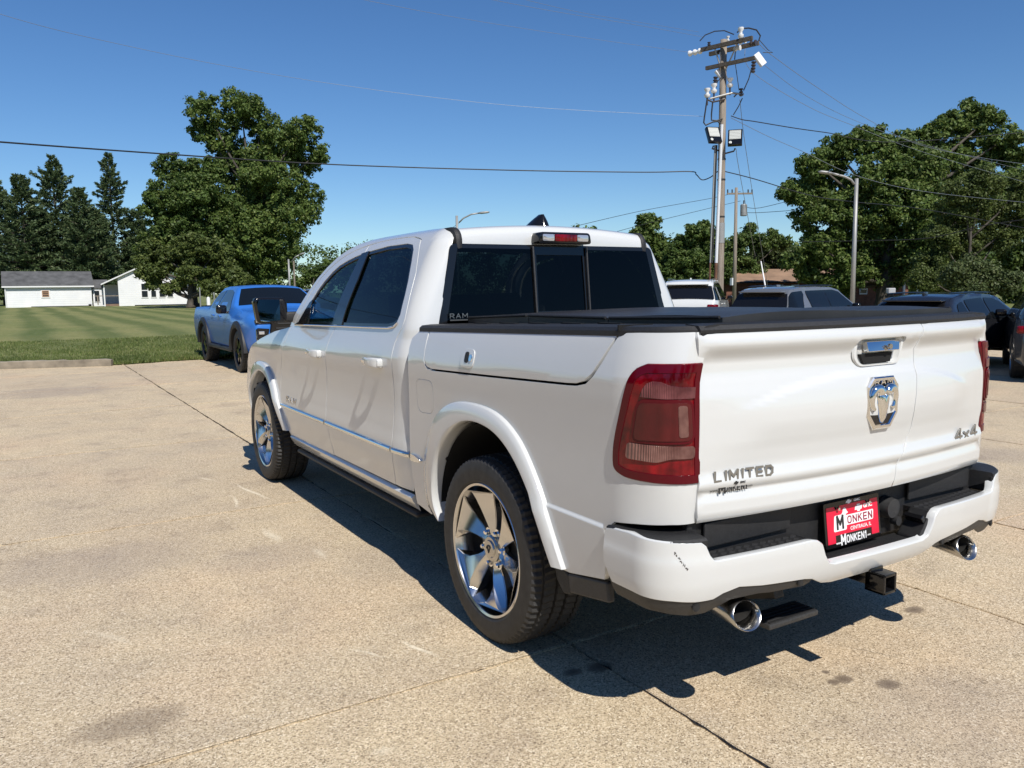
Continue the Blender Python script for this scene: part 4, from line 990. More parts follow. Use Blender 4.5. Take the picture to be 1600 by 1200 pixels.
# plate
PZ=.640;PY=-1.085
Mp=frame((-.018,PY-.012,PZ),(1,0,0),(0,.12,1))
pf=flat('plate_frame',rnd([(-.162,-.084),(.162,-.084),(.162,.084),(-.162,.084)],.008),Mp,M['gloss'],TR,.006)
flat('dealer_plate',[(-.150,-.068),(-.106,-.068),(-.106,-.040),(.106,-.040),(.106,-.068),(.150,-.068),(.150,.068),(.105,.068),(.098,.055),(.082,.055),(.075,.068),(-.075,.068),(-.082,.055),(-.098,.055),(-.105,.068),(-.150,.068)],Mp@Matrix.Translation((0,0,.0062)),M['red'],pf,.0012)
T=lambda nm,s,sz,x,y,m='ink',z=.0078,sx=1,bold=.0006,e=.0003:text(nm,s,sz,M[m],pf,e,Mp@Matrix.Translation((x,y,z)),sx,bold=bold)
flat('plate_initial_shade',rnd([(-.115,-.026),(-.040,-.026),(-.040,.034),(-.108,.034)],.008),Mp@Matrix.Translation((0,0,.0077)),M['ink'],pf,.0003);block('plate_initial','M',.044,M['inkb'],pf,Mp@Matrix.Translation((-.077,.006,.0082)),.85,.24,.0004)
flat('plate_name_shade',rnd([(-.044,-.010),(.118,-.010),(.122,.028),(-.042,.028)],.006),Mp@Matrix.Translation((0,0,.00765)),M['ink'],pf,.0003);block('plate_name','ONKEN',.024,M['redink'],pf,Mp@Matrix.Translation((.039,.009,.0082)),1.22,.20,.0004)
T('plate_town','CENTRALIA, IL',.019,.042,-.026,'ink',.0079,1.0,.0003)
T('plate_gmc','GMC',.020,.090,.047,'ink',.0077,1.2,.001)
flat('plate_bowtie',[(a*.046+.035,b*.046+.046) for a,b in bow],Mp@Matrix.Translation((0,0,.0076)),M['ink'],pf,.0006)
flat('plate_hat',chaikin([(-.070,.034),(-.060,.040),(-.056,.056),(-.042,.058),(-.036,.044),(-.026,.036),(-.046,.032)],1),Mp@Matrix.Translation((0,0,.0079)),M['ink'],pf,.0004)
flat('frame_bowtie',[(a*.034-.018,b*.026+.076) for a,b in bow],Mp@Matrix.Translation((0,0,.0062)),M['ink'],pf,.0006)
T('frame_gmc','GMC',.012,.030,.076,'ink',.0065,1.4,.0005)
block('frame_name','M',.034,M['ink'],pf,Mp@Matrix.Translation((-.062,-.061,.0064)),.75,.22,.0004);block('frame_name_rest','ONKEN1',.024,M['ink'],pf,Mp@Matrix.Translation((.014,-.062,.0064)),.85,.20,.0004)
T('frame_www','www.',.013,-.088,-.070,'ink',.0066,1.1,.0004);T('frame_com','.com',.010,.088,-.066,'ink',.0066,1.1,.0003)
flat('frame_hat',chaikin([(-.066,-.040),(-.050,-.026),(-.036,-.030),(-.040,-.042)],1),Mp@Matrix.Translation((0,0,.0064)),M['ink'],pf,.0004)
for x in (-.09,.09):
    c=MB();c.tube([(x-.018,PY-.016,PZ+.060),(x-.018,PY-.024,PZ+.060)],.006,10);c.build('plate_bolt',M['chrome'],pf,.5)
# hitch, exhaust, under step
b=MB()
for x in (-.032,.032): b.box((x,-1.215,.436),(.011,.08,.075),bev=.003)
for z in (.404,.468): b.box((0,-1.215,z),(.075,.08,.011),bev=.003)
b.box((0,-1.12,.452),(.075,.16,.065),bev=.004);b.box((0,-1.02,.485),(.9,.07,.07),bev=.01);b.box((-.15,-1.12,.475),(.16,.10,.012));b.build('hitch_receiver',M['gloss'],TR,.5)
box('receiver_cavity',(0,-1.20,.436),(.054,.04,.054),M['void'],TR)
for s_ in (-1,1):
    b=MB();path=Vector((0,-1,-.10)).normalized();c0=Vector((s_*.648,-1.165,.432));u_=Vector((1,0,0));v_=path.cross(u_).normalized()
    rings=[]
    for t_,rx,rz in ((-.30,.040,.034),(-.16,.050,.040),(-.12,.060,.043),(-.02,.066,.045),(0,.066,.045),(.004,.062,.042),(0,.057,.038),(-.03,.055,.036)):
        rings.append([b.b.verts.new(c0+path*t_*1.0+u_*rx*math.cos(2*PI*k/32)+v_*rz*math.sin(2*PI*k/32)+path*(-.026*math.sin(2*PI*k/32)*(1 if t_>-.11 else 0))) for k in range(32)])
    for i in range(len(rings)-1):
        for k in range(32): b.b.faces.new((rings[i][k],rings[i][(k+1)%32],rings[i+1][(k+1)%32],rings[i+1][k]))
    bmesh.ops.recalc_face_normals(b.b,faces=b.b.faces[:]);ex=b.build('exhaust_tip',M['satin'],TR,.9)
    b=MB();b.tube([c0+path*-.028,c0+path*-.20],[.0545,.05],28,cap=False)
    for v in b.b.verts: v.co.z=c0.z+(v.co.z-c0.z)*.66
    b.build('inner_sleeve',M['steel'],ex,.9)
    q=MB();q.tube([c0+path*-.28,c0+path*-.10],[.034,.034],20,cap=True);q.build('exhaust_bore',M['void'],ex,.9)
    if s_<0: pass
# retractable bed step under the left corner
sp=MB();sp.box((-.275,-1.0,.292),(.27,.115,.022),bev=.006);st_=sp.build('under_step',M['plastic2'],TR,.5)
for k in range(5): box('step_rib',(-.275,-1.0-.045+.022*k,.3045),(.25,.010,.004),M['plastic'],st_)
box('step_arm',(-.30,-.86,.34),(.05,.30,.04),M['steel'],TR,R=Matrix.Rotation(math.radians(-18),3,'X'),bev=.005)
# bed rails, cover, tailgate cap
for s_ in (-1,1):
    V=[];F=[];ys_=fr(.735,-1.10,30)
    zr=lambda y:1.333-.0275*(y-.60)
    for y in ys_:
        tt=bed_fn(min(y,.73),zr(y)-.005) if y>BT else None
        if y>BT: ox=bed_fn(y,zr(y)-.005)[0]
        else:
            k=(BT-y)/(RY);ox=-(W2(1.372)-RX)-RX*math.sqrt(max(0,1-min(1,k)**2)) if k<1 else -.80
        ox=min(ox,-.79);z=zr(y)
        for x,dz in ((ox+.002,-.012),(ox-.004,-.006),(ox-.003,.010),(ox+.012,.022),(ox+.06,.026),(-.62,.024),(-.60,.018),(-.60,-.10)): V.append((x*-s_*1.0 if s_>0 else x,y,z+dz))
    m=8
    for i in range(30):
        for k in range(m-1): F.append((i*m+k,(i+1)*m+k,(i+1)*m+k+1,i*m+k+1))
    me=mesh_np(V,F);b=bmesh.new();b.from_mesh(me);b.verts.ensure_lookup_table();b.faces.new([b.verts[k] for k in range(m)]);b.faces.new([b.verts[30*m+k] for k in range(m)]);bmesh.ops.recalc_face_normals(b,faces=b.faces[:]);b.to_mesh(me);b.free()
    rl=link('bed_rail_cap',me,M['plastic'],TR,.5)
    for y in (.45,.2,-.05,-.3,-.55): box('rail_slot',(s_*.74,y,zr(y)+.027),(.02,.14,.006),M['void'],rl)
    box('rail_joint',(s_*.87,-.85,zr(-.85)+.018),(.15,.006,.022),M['void'],rl)
cap=MB();V=[];n=24
for i in range(n+1):
    x=-.815+1.63*i/n;y=gate_fn(x,1.378)[1]
    V.append([cap.b.verts.new((x,yy,zz)) for yy,zz in ((y-.004,1.378),(y-.006,1.388),(y+.004,1.402),(y+.06,1.407),(y+.075,1.400),(y+.075,1.33))])
for i in range(n):
    for k in range(5): cap.b.faces.new((V[i][k],V[i+1][k],V[i+1][k+1],V[i][k+1]))
cap.b.faces.new(V[0]);cap.b.faces.new(V[-1]);bmesh.ops.recalc_face_normals(cap.b,faces=cap.b.faces[:]);cap.build('tailgate_cap',M['plastic'],gate,.5)
# tonneau cover in three vinyl panels, slightly slack
cv=[]
for i,(ya,yb) in enumerate(((.74,.16),(.155,-.43),(-.435,-1.045))):
    b=MB();nx=14;ny=8;top=[];
    for j in range(ny+1):
        row=[];y=ya+(yb-ya)*j/ny
        for k in range(nx+1):
            x=-.66+1.32*k/nx;e=1-(2*k/nx-1)**8;f=1-(2*j/ny-1)**8
            z=1.418+.0*y-.024*ss(y,.2,.8)+.018*ss(-y,.3,.9)+.006*math.sin(x*5+y*3)*e-.008*(1-e)-.005*(1-f)
            row.append(b.b.verts.new((x,y,z)))
        top.append(row)
    for j in range(ny):
        for k in range(nx): b.b.faces.new((top[j][k],top[j][k+1],top[j+1][k+1],top[j+1][k]))
    r=bmesh.ops.extrude_face_region(b.b,geom=b.b.faces[:]);vs=[v for v in r['geom'] if isinstance(v,bmesh.types.BMVert)]
    for v in vs:v.co.z-=.040
    bmesh.ops.recalc_face_normals(b.b,faces=b.b.faces[:]);cv.append(b.build('tonneau_panel',M['vinyl'],TR,.6))
    b=MB();zc=lambda y:1.418-.024*ss(y,.2,.8)+.018*ss(-y,.3,.9)
    b.tube([(-.664,ya-.01,zc(ya)-.012),(-.664,yb+.01,zc(yb)-.012)],.006,8);b.tube([(.664,ya-.01,zc(ya)-.012),(.664,yb+.01,zc(yb)-.012)],.006,8)
    b.build('edge_binding',M['plastic'],cv[-1],.8)
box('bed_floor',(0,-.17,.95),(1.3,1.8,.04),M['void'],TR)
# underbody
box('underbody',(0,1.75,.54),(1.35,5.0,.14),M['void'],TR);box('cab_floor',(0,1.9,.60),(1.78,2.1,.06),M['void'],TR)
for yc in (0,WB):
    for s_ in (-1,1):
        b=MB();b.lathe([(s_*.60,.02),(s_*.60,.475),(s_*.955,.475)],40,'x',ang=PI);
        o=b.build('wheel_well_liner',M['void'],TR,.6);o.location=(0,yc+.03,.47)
    b=MB();b.tube([(-.8,yc,.40),(.8,yc,.40)],.045,12);b.tube([(-.08,yc,.38),(.08,yc,.38)],.13,14);b.build('axle',M['steel'],TR,.7)
for s_ in (-1,1):
    box('frame_rail',(s_*.45,1.7,.48),(.08,5.0,.12),M['steel'],TR)
    b=MB();b.prism([(-.47,.56),(-.56,.47),(-.62,.45),(-.60,.385),(-.55,.375),(-.50,.42)],s_*.72,s_*.965,0);b.build('mud_flap',M['plastic'],TR,False,bevel=.008)
    box('side_underskirt',(s_*.955,-.71,.450),(.03,.24,.075),M['plastic2'],TR,R=Matrix.Rotation(math.radians(-9),3,'X'),bev=.008)
# interior
for x in (-.38,.38):
    for y in (1.25,2.15):
        s=MB();s.box((x,y,1.02),(.50,.14,.66),R=None,bev=.05);s.box((x,y+.2,.78),(.52,.52,.16),bev=.05);s.box((x,y-.02,1.42),(.26,.09,.16),bev=.03);s.build('seat',M['leather'],TR,True)
box('dashboard',(0,2.95,1.10),(1.6,.42,.26),M['leather'],TR,bev=.06,smooth=True)
b=MB();b.tube([(-.38+.19*math.cos(a),2.62+.05*math.sin(a),1.16+.18*math.sin(a)) for a in [2*PI*k/24 for k in range(24)]],.014,8,closed=True);b.build('steering_wheel',M['leather'],TR,True)
box('inner_headliner',(0,1.55,1.80),(1.10,1.2,.02),M['leather'],TR)
# scuffs
def mk_scuff(pts,fn,off,w):
    b=MB()
    for (s,v),k in zip(pts,w):
        q=Vector(fn(s,v));b.box((q.x-off[0],q.y-off[1],q.z),(k,.0012,k*1.4))
    return b
b=MB();R_=random.Random(5)
for i in range(34):
    s=-.945+.0013*i+R_.uniform(-.002,.002);v=.690-.0017*i+R_.uniform(-.003,.003);q=bump_fn(s,v);e=R_.uniform(.0008,.0022);b.box((q[0],q[1]-.0002,q[2]),(e,.002,e*2.2),R=Matrix.Rotation(.5,3,'Z'))
tag(b.build('scuff_marks',M['scuff'],bump),kind='stuff')
# ---------------- wheels ----------------
def tyre_mesh(RT,wd,rr,blocks=78):
    b=bmesh.new();hw=wd/2
    prof=[(-hw*.80,rr-.012),(-hw*.90,rr),(-hw*.97,rr+.012),(-hw*1.0,(RT+rr)/2-.005),(-hw*.985,RT-.045),(-hw*.94,RT-.022),(-hw*.86,RT-.007),(-hw*.68,RT-.001),(-hw*.665,RT-.014),(-hw*.60,RT-.014),(-hw*.585,RT),(-hw*.24,RT+.002),(-hw*.225,RT-.014),(-hw*.15,RT-.014),(-hw*.135,RT+.002)]
    prof=prof+[(-x,r) for x,r in prof[::-1]]
    n=blocks*2;R=[]
    for k in range(n):
        a=2*PI*k/n;off=0;ring=[]
        for i,(x,r) in enumerate(prof):
            j=min(i,len(prof)-1-i)
            g=0
            if j in (5,6,7) and k%2: g=.010 if j!=5 else .005
            if j in (10,11,14) and (k+1)%2: g=.008
            aa=a+ (.018 if j in(10,14) else 0)
            ring.append(b.verts.new((x,(r-g)*math.cos(aa),(r-g)*math.sin(aa))))
        R.append(ring)
    for k in range(n):
        A,B=R[k],R[(k+1)%n]
        for i in range(len(prof)-1): b.faces.new((A[i],A[i+1],B[i+1],B[i]))
    bmesh.ops.recalc_face_normals(b,faces=b.faces[:]);me=bpy.data.meshes.new('tyre');b.to_mesh(me);b.free();return me
def wheel(loc,side,par,RT=.408,wd=.285,rr=.293,proto=None):
    e=bpy.data.objects.new('wheel',None);COL.objects.link(e);e.parent=par;e.location=loc;e.rotation_euler=(0,0,0 if side<0 else PI)
    if proto:
        for ch in proto.children: c=ch.copy();COL.objects.link(c);c.parent=e
        return e
    me=tyre_mesh(RT,wd,rr);link('tyre',me,M['rubber'],e,.5)
    for v in me.vertices:
        if v.co.z<-(RT-.02): v.co.z=max(v.co.z,-(RT-.006))
    f=-.118                        # face plane (outward is -x)
    b=MB();b.lathe([(f-.002,rr-.016),(f-.012,rr-.012),(f-.016,rr-.002),(f-.010,rr+.004),(f+.02,rr+.002)],96,'x');b.lathe([(f-.002,rr-.016),(f+.012,rr-.022),(f+.05,rr-.030),(f+.20,rr-.035)],96,'x')
    bmesh.ops.recalc_face_normals(b.b,faces=b.b.faces[:]);b.build('rim',M['polish'],e,.5)
    b=MB();b.lathe([(f+.10,.0),(f+.10,rr-.03)],40,'x');b.build('brake_backing',M['void'],e)
    b=MB();b.lathe([(f+.085,.07),(f+.075,.075),(f+.075,.175),(f+.09,.18)],48,'x');b.build('brake_disc',M['steel'],e,.6)
    for s in range(6):
        a0=2*PI*s/6+math.radians(23)
        def pt(r,da,x): 
            a=a0+math.radians(da);return (f+x,r*math.cos(a),r*math.sin(a))
        #  radius, left angle, ridge angle, right angle, depth edge, ridge height
        st=[(.060,-30,0,30,.030,.026),(.088,-20,-3,19,.042,.022),(.125,-16.5,-6,14,.050,.012),(.175,-17,-10,12.5,.048,.002),(.225,-19.5,-14,13.5,.036,-.007),(.258,-23,-18,17,.018,-.010),(rr-.013,-28,-26,24,-.006,-.010)]
        b=MB();R=[]
        for r,l,m,q,de,dr in st:
            R.append([b.b.verts.new(pt(r,l,de+.045)),b.b.verts.new(pt(r,l,de)),b.b.verts.new(pt(r,m,dr)),b.b.verts.new(pt(r,q,de*.75+dr*.25)),b.b.verts.new(pt(r,q,de+.045))])
        for i in range(len(R)-1):
            for k in range(4): b.b.faces.new((R[i][k],R[i+1][k],R[i+1][k+1],R[i][k+1]))
        bmesh.ops.recalc_face_normals(b.b,faces=b.b.faces[:])
        bmesh.ops.bevel(b.b,geom=[e_ for e_ in b.b.edges if len(e_.link_faces)==2 and e_.calc_face_angle(0)>.35],offset=.0022,segments=2,affect='EDGES',clamp_overlap=True)
        b.build('spoke',M['polish'],e,.35)
        a1=2*PI*s/6+math.radians(23+30);c=(f+.03,.078*math.cos(a1),.078*math.sin(a1))
        b=MB();b.tube([(c[0]+.03,c[1],c[2]),(c[0]-.010,c[1],c[2]),(c[0]-.016,c[1],c[2])],[.0125,.0125,.008],6);b.tube([(c[0]+.02,c[1],c[2]),(c[0]+.004,c[1],c[2])],[.020,.020],18);b.build('wheel_nut',M['chrome'],e,.5)
    b=MB();b.lathe([(f+.05,.062),(f+.022,.060),(f+.016,.052),(f+.016,.040),(f+.010,.036),(f+.008,0.0005)],48,'x');bmesh.ops.recalc_face_normals(b.b,faces=b.b.faces[:]);b.build('hub_cap',M['satin'],e,.5)
    b=MB();b.tube([(f+.0075,-.012+.0*k,0) for k in (0,1)] if False else [(f+.0085,.017*math.cos(t),.017*math.sin(t)) for t in (2.4,1.9,1.2,.6,0)],.0035,6);b.tube([(f+.0085,-.012,.012),(f+.0085,0,-.014),(f+.0085,.012,.012)],.004,6);b.build('cap_emblem',M['plastic2'],e,.5)
    return e
w0=wheel((-.868,0,.402),-1,TR)
wheel((-.868,WB,.402),-1,TR,proto=w0).rotation_euler=(math.radians(25),0,0)
wheel((.868,0,.402),1,TR,proto=w0);wheel((.868,WB,.402),1,TR,proto=w0)

# ---------------- places seen from the lot ----------------
f0=np.array([math.sin(YAW),math.cos(YAW),0.])
def PV(px,py,O,n):                    # pixel ray met with the vertical plane through O, normal n
    d=cf+cr*(px-800)/FP-cu*(py-600)/FP;O=np.array(O,float);k=((O-CAM)@n)/(d@n);return CAM+d*k
M['leaf']=leafmat('broad_leaves',(.055,.100,.022),(.145,.205,.048),.36,(.22,.26,.08))
M['leaf2']=leafmat('maple_leaves',(.044,.083,.018),(.115,.170,.040),.34,(.18,.22,.065))
M['olive']=leafmat('olive_leaves',(.050,.078,.018),(.120,.155,.040),.3,(.17,.20,.06))
M['needle']=leafmat('pine_needles',(.034,.062,.026),(.105,.150,.060),.25,(.15,.18,.08))
M['willow']=leafmat('pale_leaves',(.045,.070,.020),(.100,.130,.045),.25,(.15,.17,.07))
def leaves(C,Rr,n,size,seed,flat=.0):
    """leaf-sized quads on the shells of many clumps"""
    r=np.random.RandomState(seed);C=np.asarray(C);Rr=np.asarray(Rr);w_=Rr**2;idx=r.choice(len(C),n,p=w_/w_.sum())
    d=r.normal(size=(n,3));d[:,2]+=.25;d/=np.linalg.norm(d,axis=1)[:,None]
    rad=Rr[idx]*(.2+1.25*r.uniform(size=n)**.9);c=C[idx]+d*rad[:,None]*np.array([1,1,.8])
    nr=d+r.normal(size=(n,3))*.55;nr[:,2]+=.35;nr/=np.linalg.norm(nr,axis=1)[:,None]
    t=np.cross(nr,r.normal(size=(n,3)));t/=np.linalg.norm(t,axis=1)[:,None];b=np.cross(nr,t);s=size*(.55+.9*r.uniform(size=n))[:,None]
    V=np.stack([c-t*s*.5,c-b*s*.30+nr*s*.05,c+t*s*.55,c+b*s*.30-nr*s*.08],1).reshape(-1,3)
    return V,np.arange(4*n).reshape(-1,4)
def tree(name,label,blobs,D,trunk,base_z,mat,n,size,seed,group=None,tr=.35,cat='tree',depth=.8,ncl=None,shift=0):
    r=np.random.RandomState(seed);B=[]
    O=P(trunk,470,D);O[2]=base_z
    for bx,by,br in blobs:
        R=br/FP*D;c=P(bx,by,D);B.append((c+f0*R*r.uniform(-depth,depth),R))
    root=empty(name,(O[0],O[1],O[2]),label,cat,group)
    C=[];Rr=[]
    for c,R in B:
        k=int(24+R*R*8) if ncl is None else ncl
        d=r.normal(size=(k,3));d/=np.linalg.norm(d,axis=1)[:,None]
        q=c+d*(R*(.35+.62*r.uniform(size=k)**.5))[:,None]*np.array([1,1,.92]);C+=list(q-O);Rr+=list(np.clip(R*(.07+.17*r.uniform(size=k)),.30,1.3))
    for c,R in B: C.append(c-O);Rr.append(R*.50)
    V,F=leaves(C,Rr,n,size,seed+1);link('crown',mesh_np(V,F),mat,root)
    b=MB();top=max(B,key=lambda q:q[0][2]);Ht=(top[0][2]-base_z)*.72
    axisx=np.mean([q[0] for q in B],0)-O
    tp=[Vector((axisx[0]*t*.5,axisx[1]*t*.5,Ht*t))+Vector((math.sin(t*5+seed)*.15,math.cos(t*4)*.15,0))*(t>0) for t in (0,.04,.15,.3,.5,.75,1)]
    b.tube(tp,[tr*1.6,tr*1.15,tr,tr*.85,tr*.62,tr*.4,tr*.15],10)
    link('trunk',(lambda me:(b.b.to_mesh(me),b.b.free(),me)[2])(bpy.data.meshes.new('trunk')),M['bark'],root,True)
    for c,R in B:
        e=Vector(c-O);s=min(.8,max(.18,(e.z-R-.5)/Ht*.75));k=min(5,int(s*6.0));st=tp[1].lerp(tp[-1],s);mid=(st+e)*.5+Vector((0,0,-R*.15))
        l=MB();l.tube([st,mid,e+Vector((0,0,R*.2))],[tr*.38,tr*.24,tr*.06],6);l.build('branch',M['bark'],root,True)
    return root
def pine(label,px,py,D,base_z,seed,w=.23,group='pines behind the white shed'):
    r=np.random.RandomState(seed);O=P(px,470,D);O[2]=base_z;H=P(px,py,D)[2]-base_z
    root=empty('pine_tree',(O[0],O[1],base_z),label,'tree',group);V=[];n=0;b=MB();b.tube([(0,0,0),(.05,0,H*.4),(0,.05,H*.8),(0,0,H)],[.28,.2,.09,.02],8);b.build('trunk',M['bark'],root,True)
    C=[];T=[];S=[];bb=MB();z=H*.07
    while z<H*.985:
        k=1-z/H;L=H*w*(k**.75)*r.uniform(.75,1.15)+.3;m=r.randint(4,7);a0=r.uniform(0,6.28)
        for j in range(m):
            a=a0+6.28*j/m+r.normal()*.25;l=L*r.uniform(.55,1.15);up=.18+.5*(1-k);d=np.array([math.cos(a),math.sin(a),0])
            p0=np.array([0,0,z]);p1=p0+d*l+np.array([0,0,l*(up-.25*k)])
            if l>1.2: bb.tube([p0,(p0+p1)/2-np.array([0,0,l*.05]),p1],[.05,.035,.01],4,cap=False)
            q=int(26+l*34);t=r.uniform(.25,1.02,q)**.8;sp=l*.20*(1.15-t)
            c=p0+np.outer(t,p1-p0)+np.stack([-d[1]*r.normal(size=q)*sp*1.3,d[0]*r.normal(size=q)*sp*1.3,r.normal(size=q)*.12+ .10],1)
            C.append(c);T.append(np.tile(d,(q,1)));
        z+=H*.028*r.uniform(.7,1.3)
    c=np.concatenate(C);d=np.concatenate(T);n=len(c);t=d+r.normal(size=(n,3))*.6;t[:,2]+=.35;t/=np.linalg.norm(t,axis=1)[:,None];b_=np.cross(t,r.normal(size=(n,3)));b_/=np.linalg.norm(b_,axis=1)[:,None]
    s=(.24+.26*r.uniform(size=n))[:,None];V=np.stack([c-t*s*.6,c-b_*s*.22,c+t*s*.7,c+b_*s*.22],1).reshape(-1,3)
    link('needles',mesh_np(V,np.arange(4*n).reshape(-1,4)),M['needle'],root)
    bb.build('branches',M['bark'],root);return root
# left side trees
GL=.12
tree('oak_tree','tallest broad-leaved tree on the left, its open crown standing above the house',[(382,172,34),(330,178,30),(348,215,34),(405,195,30),(318,205,22),(440,225,36),(478,212,28),(500,240,20),(470,250,30),(395,250,42),(350,260,34),(430,290,46),(390,310,52),(470,305,30),(445,345,42),(480,335,24),(400,370,50),(440,390,34),(385,420,42),(425,430,28),(350,330,36),(360,390,34)],86,392,GL,M['leaf'],150000,.28,11,tr=.48)
tree('maple_tree','dense dark tree left of the tallest tree and leaning over the house',[(268,262,26),(300,268,24),(330,262,22),(270,310,38),(315,310,42),(355,320,34),(248,330,24),(285,360,44),(335,370,44),(240,385,26),(262,400,30),(310,410,34)],82,305,GL,M['leaf2'],95000,.27,23,tr=.4)
tree('yard_tree','lower olive green tree growing right in front of the gabled house',[(300,385,26),(265,400,24),(335,395,26),(232,385,16),(250,425,16),(300,425,22),(345,425,24),(372,432,16),(325,450,12),(280,445,10),(228,425,13),(222,408,14),(238,443,9),(262,452,8),(350,448,10),(385,440,10)],78,297,GL,M['olive'],50000,.23,31,tr=.3,depth=.6)
for i,(px,py,w_,lb) in enumerate([(-28,300,.33,'pine at the far left edge of the row'),(8,288,.33,'pine standing left of the white shed roof'),(46,276,.33,'pine rising over the left end of the white shed'),(97,249,.33,'broad tall pine rising over the middle of the white shed'),(136,298,.33,'shorter pine between the broad pine and the slim spire pine'),(184,243,.21,'slim spire shaped pine, tallest right of the white shed'),(158,330,.33,'low pine in front of the slim spire shaped pine'),(222,330,.33,'pine at the right end of the row beside the broad-leaved trees'),(70,330,.46,'low bushy pine just behind the white shed roof'),(120,345,.46,'low bushy pine behind the right half of the shed')]):
    pine(lb,px,py,112+(i*7)%13,GL,50+i,w_)
tree('far_tree_clump','small distant trees seen between the oak and the pickup cab',[(480,432,12),(500,428,14),(465,440,9),(515,425,14),(535,420,14),(455,446,7)],150,490,GL,M['leaf2'],9000,.6,77,tr=.3,depth=2)
# far woods closing the horizon
def woods(name,lab,x0,x1,D,h0,h1,n,seed,base):
    r=np.random.RandomState(seed);C=[];Rr=[]
    px=x0
    while px<x1:
        H=r.uniform(h0,h1);O_=P(px,470,D*r.uniform(.95,1.1))
        for k in range(int(4+H)): C.append((O_[0]+r.normal()*1.6,O_[1]+r.normal()*2.5,base+H*r.uniform(.05,1)**.8));Rr.append(r.uniform(.7,1.9))
        px+=2.2/D*FP*r.uniform(.5,1.2)
    V,F=leaves(C,Rr,n,.55,seed);return tag(link(name,mesh_np(V,F),M['leaf2']),lab,'woods',kind='stuff')
woods('distant_woods','low belt of distant woods along the left horizon',-800,900,165,6,11,90000,5,0)
woods('distant_woods','belt of woods closing the view behind the ranch house',860,1900,98,5.5,9,70000,6,-.8)
# right side trees
tree('slender_tree','small open crowned tree just right of the cab roof',[(1012,352,20),(1000,372,16),(1028,380,18),(1015,405,22),(1035,425,24),(1000,430,24),(985,440,20)],72,1012,-.5,M['leaf'],24000,.24,81,tr=.2)
tree('round_tree','dark round tree behind the conduits of the near utility pole',[(1088,365,20),(1075,385,22),(1104,362,16),(1110,385,24),(1060,400,22),(1085,415,34),(1050,430,28),(1120,425,30)],70,1085,-.5,M['leaf2'],36000,.24,83,tr=.25)
tree('thin_tree','dark tree with small spires right of the near utility pole',[(1172,358,9),(1160,375,14),(1185,380,16),(1145,385,14),(1150,410,24),(1170,425,24),(1205,370,10),(1220,378,14)],76,1165,-.5,M['leaf2'],24000,.22,85,tr=.2)
tree('light_green_tree','lighter green bushy tree above the brown roofed house',[(1205,388,18),(1225,385,16),(1195,408,24),(1230,405,24),(1178,425,18),(1215,428,20),(1245,420,18)],66+14,1210,-.5,M['willow'],30000,.21,87,tr=.2)
tree('giant_tree','huge broad tree with a wide dark crown behind the right street lamp',[(1335,228,30),(1300,240,28),(1368,222,26),(1265,262,26),(1400,235,28),(1435,225,26),(1465,210,24),(1487,192,18),(1525,172,20),(1548,188,24),(1520,205,28),(1560,225,28),(1580,250,22),(1232,302,17),(1252,300,26),(1300,285,44),(1355,280,46),(1415,280,46),(1475,262,44),(1530,255,40),(1575,290,28),(1280,335,44),(1340,335,50),(1410,340,52),(1480,325,50),(1545,315,44),(1300,385,44),(1360,395,48),(1420,395,44),(1265,390,26),(1490,380,44),(1330,430,28),(1390,430,30),(1265,428,18),(1290,443,16),(1240,410,18),(1318,452,14)],62,1385,-.6,M['leaf'],210000,.23,91,tr=.6,depth=.9)
tree('willow_like_tree','fine leaved grey green tree in front of the huge tree at right',[(1500,300,34),(1530,285,30),(1545,330,40),(1495,340,36),(1470,375,26),(1520,385,34),(1570,370,36),(1600,330,34),(1605,290,24),(1460,415,24),(1445,435,22),(1490,440,26)],50,1510,-.6,M['olive'],70000,.14,95,tr=.22)
tree('pale_bush_tree','pale drooping bush at the right behind the black car roof',[(1520,425,26),(1550,430,22),(1490,430,20),(1575,440,16),(1540,450,20),(1510,455,20)],42,1530,-.6,M['willow'],24000,.13,97,tr=.12)
tree('edge_tree','dark tree at the very right edge of the lot view',[(1600,400,30),(1625,350,40),(1640,420,40),(1600,450,26),(1660,300,40)],52,1620,-.6,M['leaf2'],16000,.24,99,tr=.3)
# trees on the far sides of the lot that the paint and glass reflect
tb=None
for i,(x,y,s) in enumerate([(-42,-12,1.2),(-46,2,1.),(-44,14,1.25),(-50,28,1.1),(-40,-28,1.1),(-34,-42,1.2),(-16,-58,1.1),(2,-62,1.2),(20,-60,1.05),(-52,44,1.2)]):
    if tb is None:
        O=P(2600,470,40)
        tb=tree('boundary_tree','green tree in the line along the far left side of the lot',[(800+k*60,380-40*((k*37)%3),110+20*((k*13)%3)) for k in range(-2,3)]+[(740,260,90),(850,240,90),(760,470,60),(870,460,60)],40,800,0,M['leaf2'],16000,.5,200,group='trees along the far sides of the lot',tr=.35);o=tb
    else: o=copy_tree(tb)
    o.location=(x,y,0);o.scale=(s,s,s);o.rotation_euler=(0,0,i*1.3)
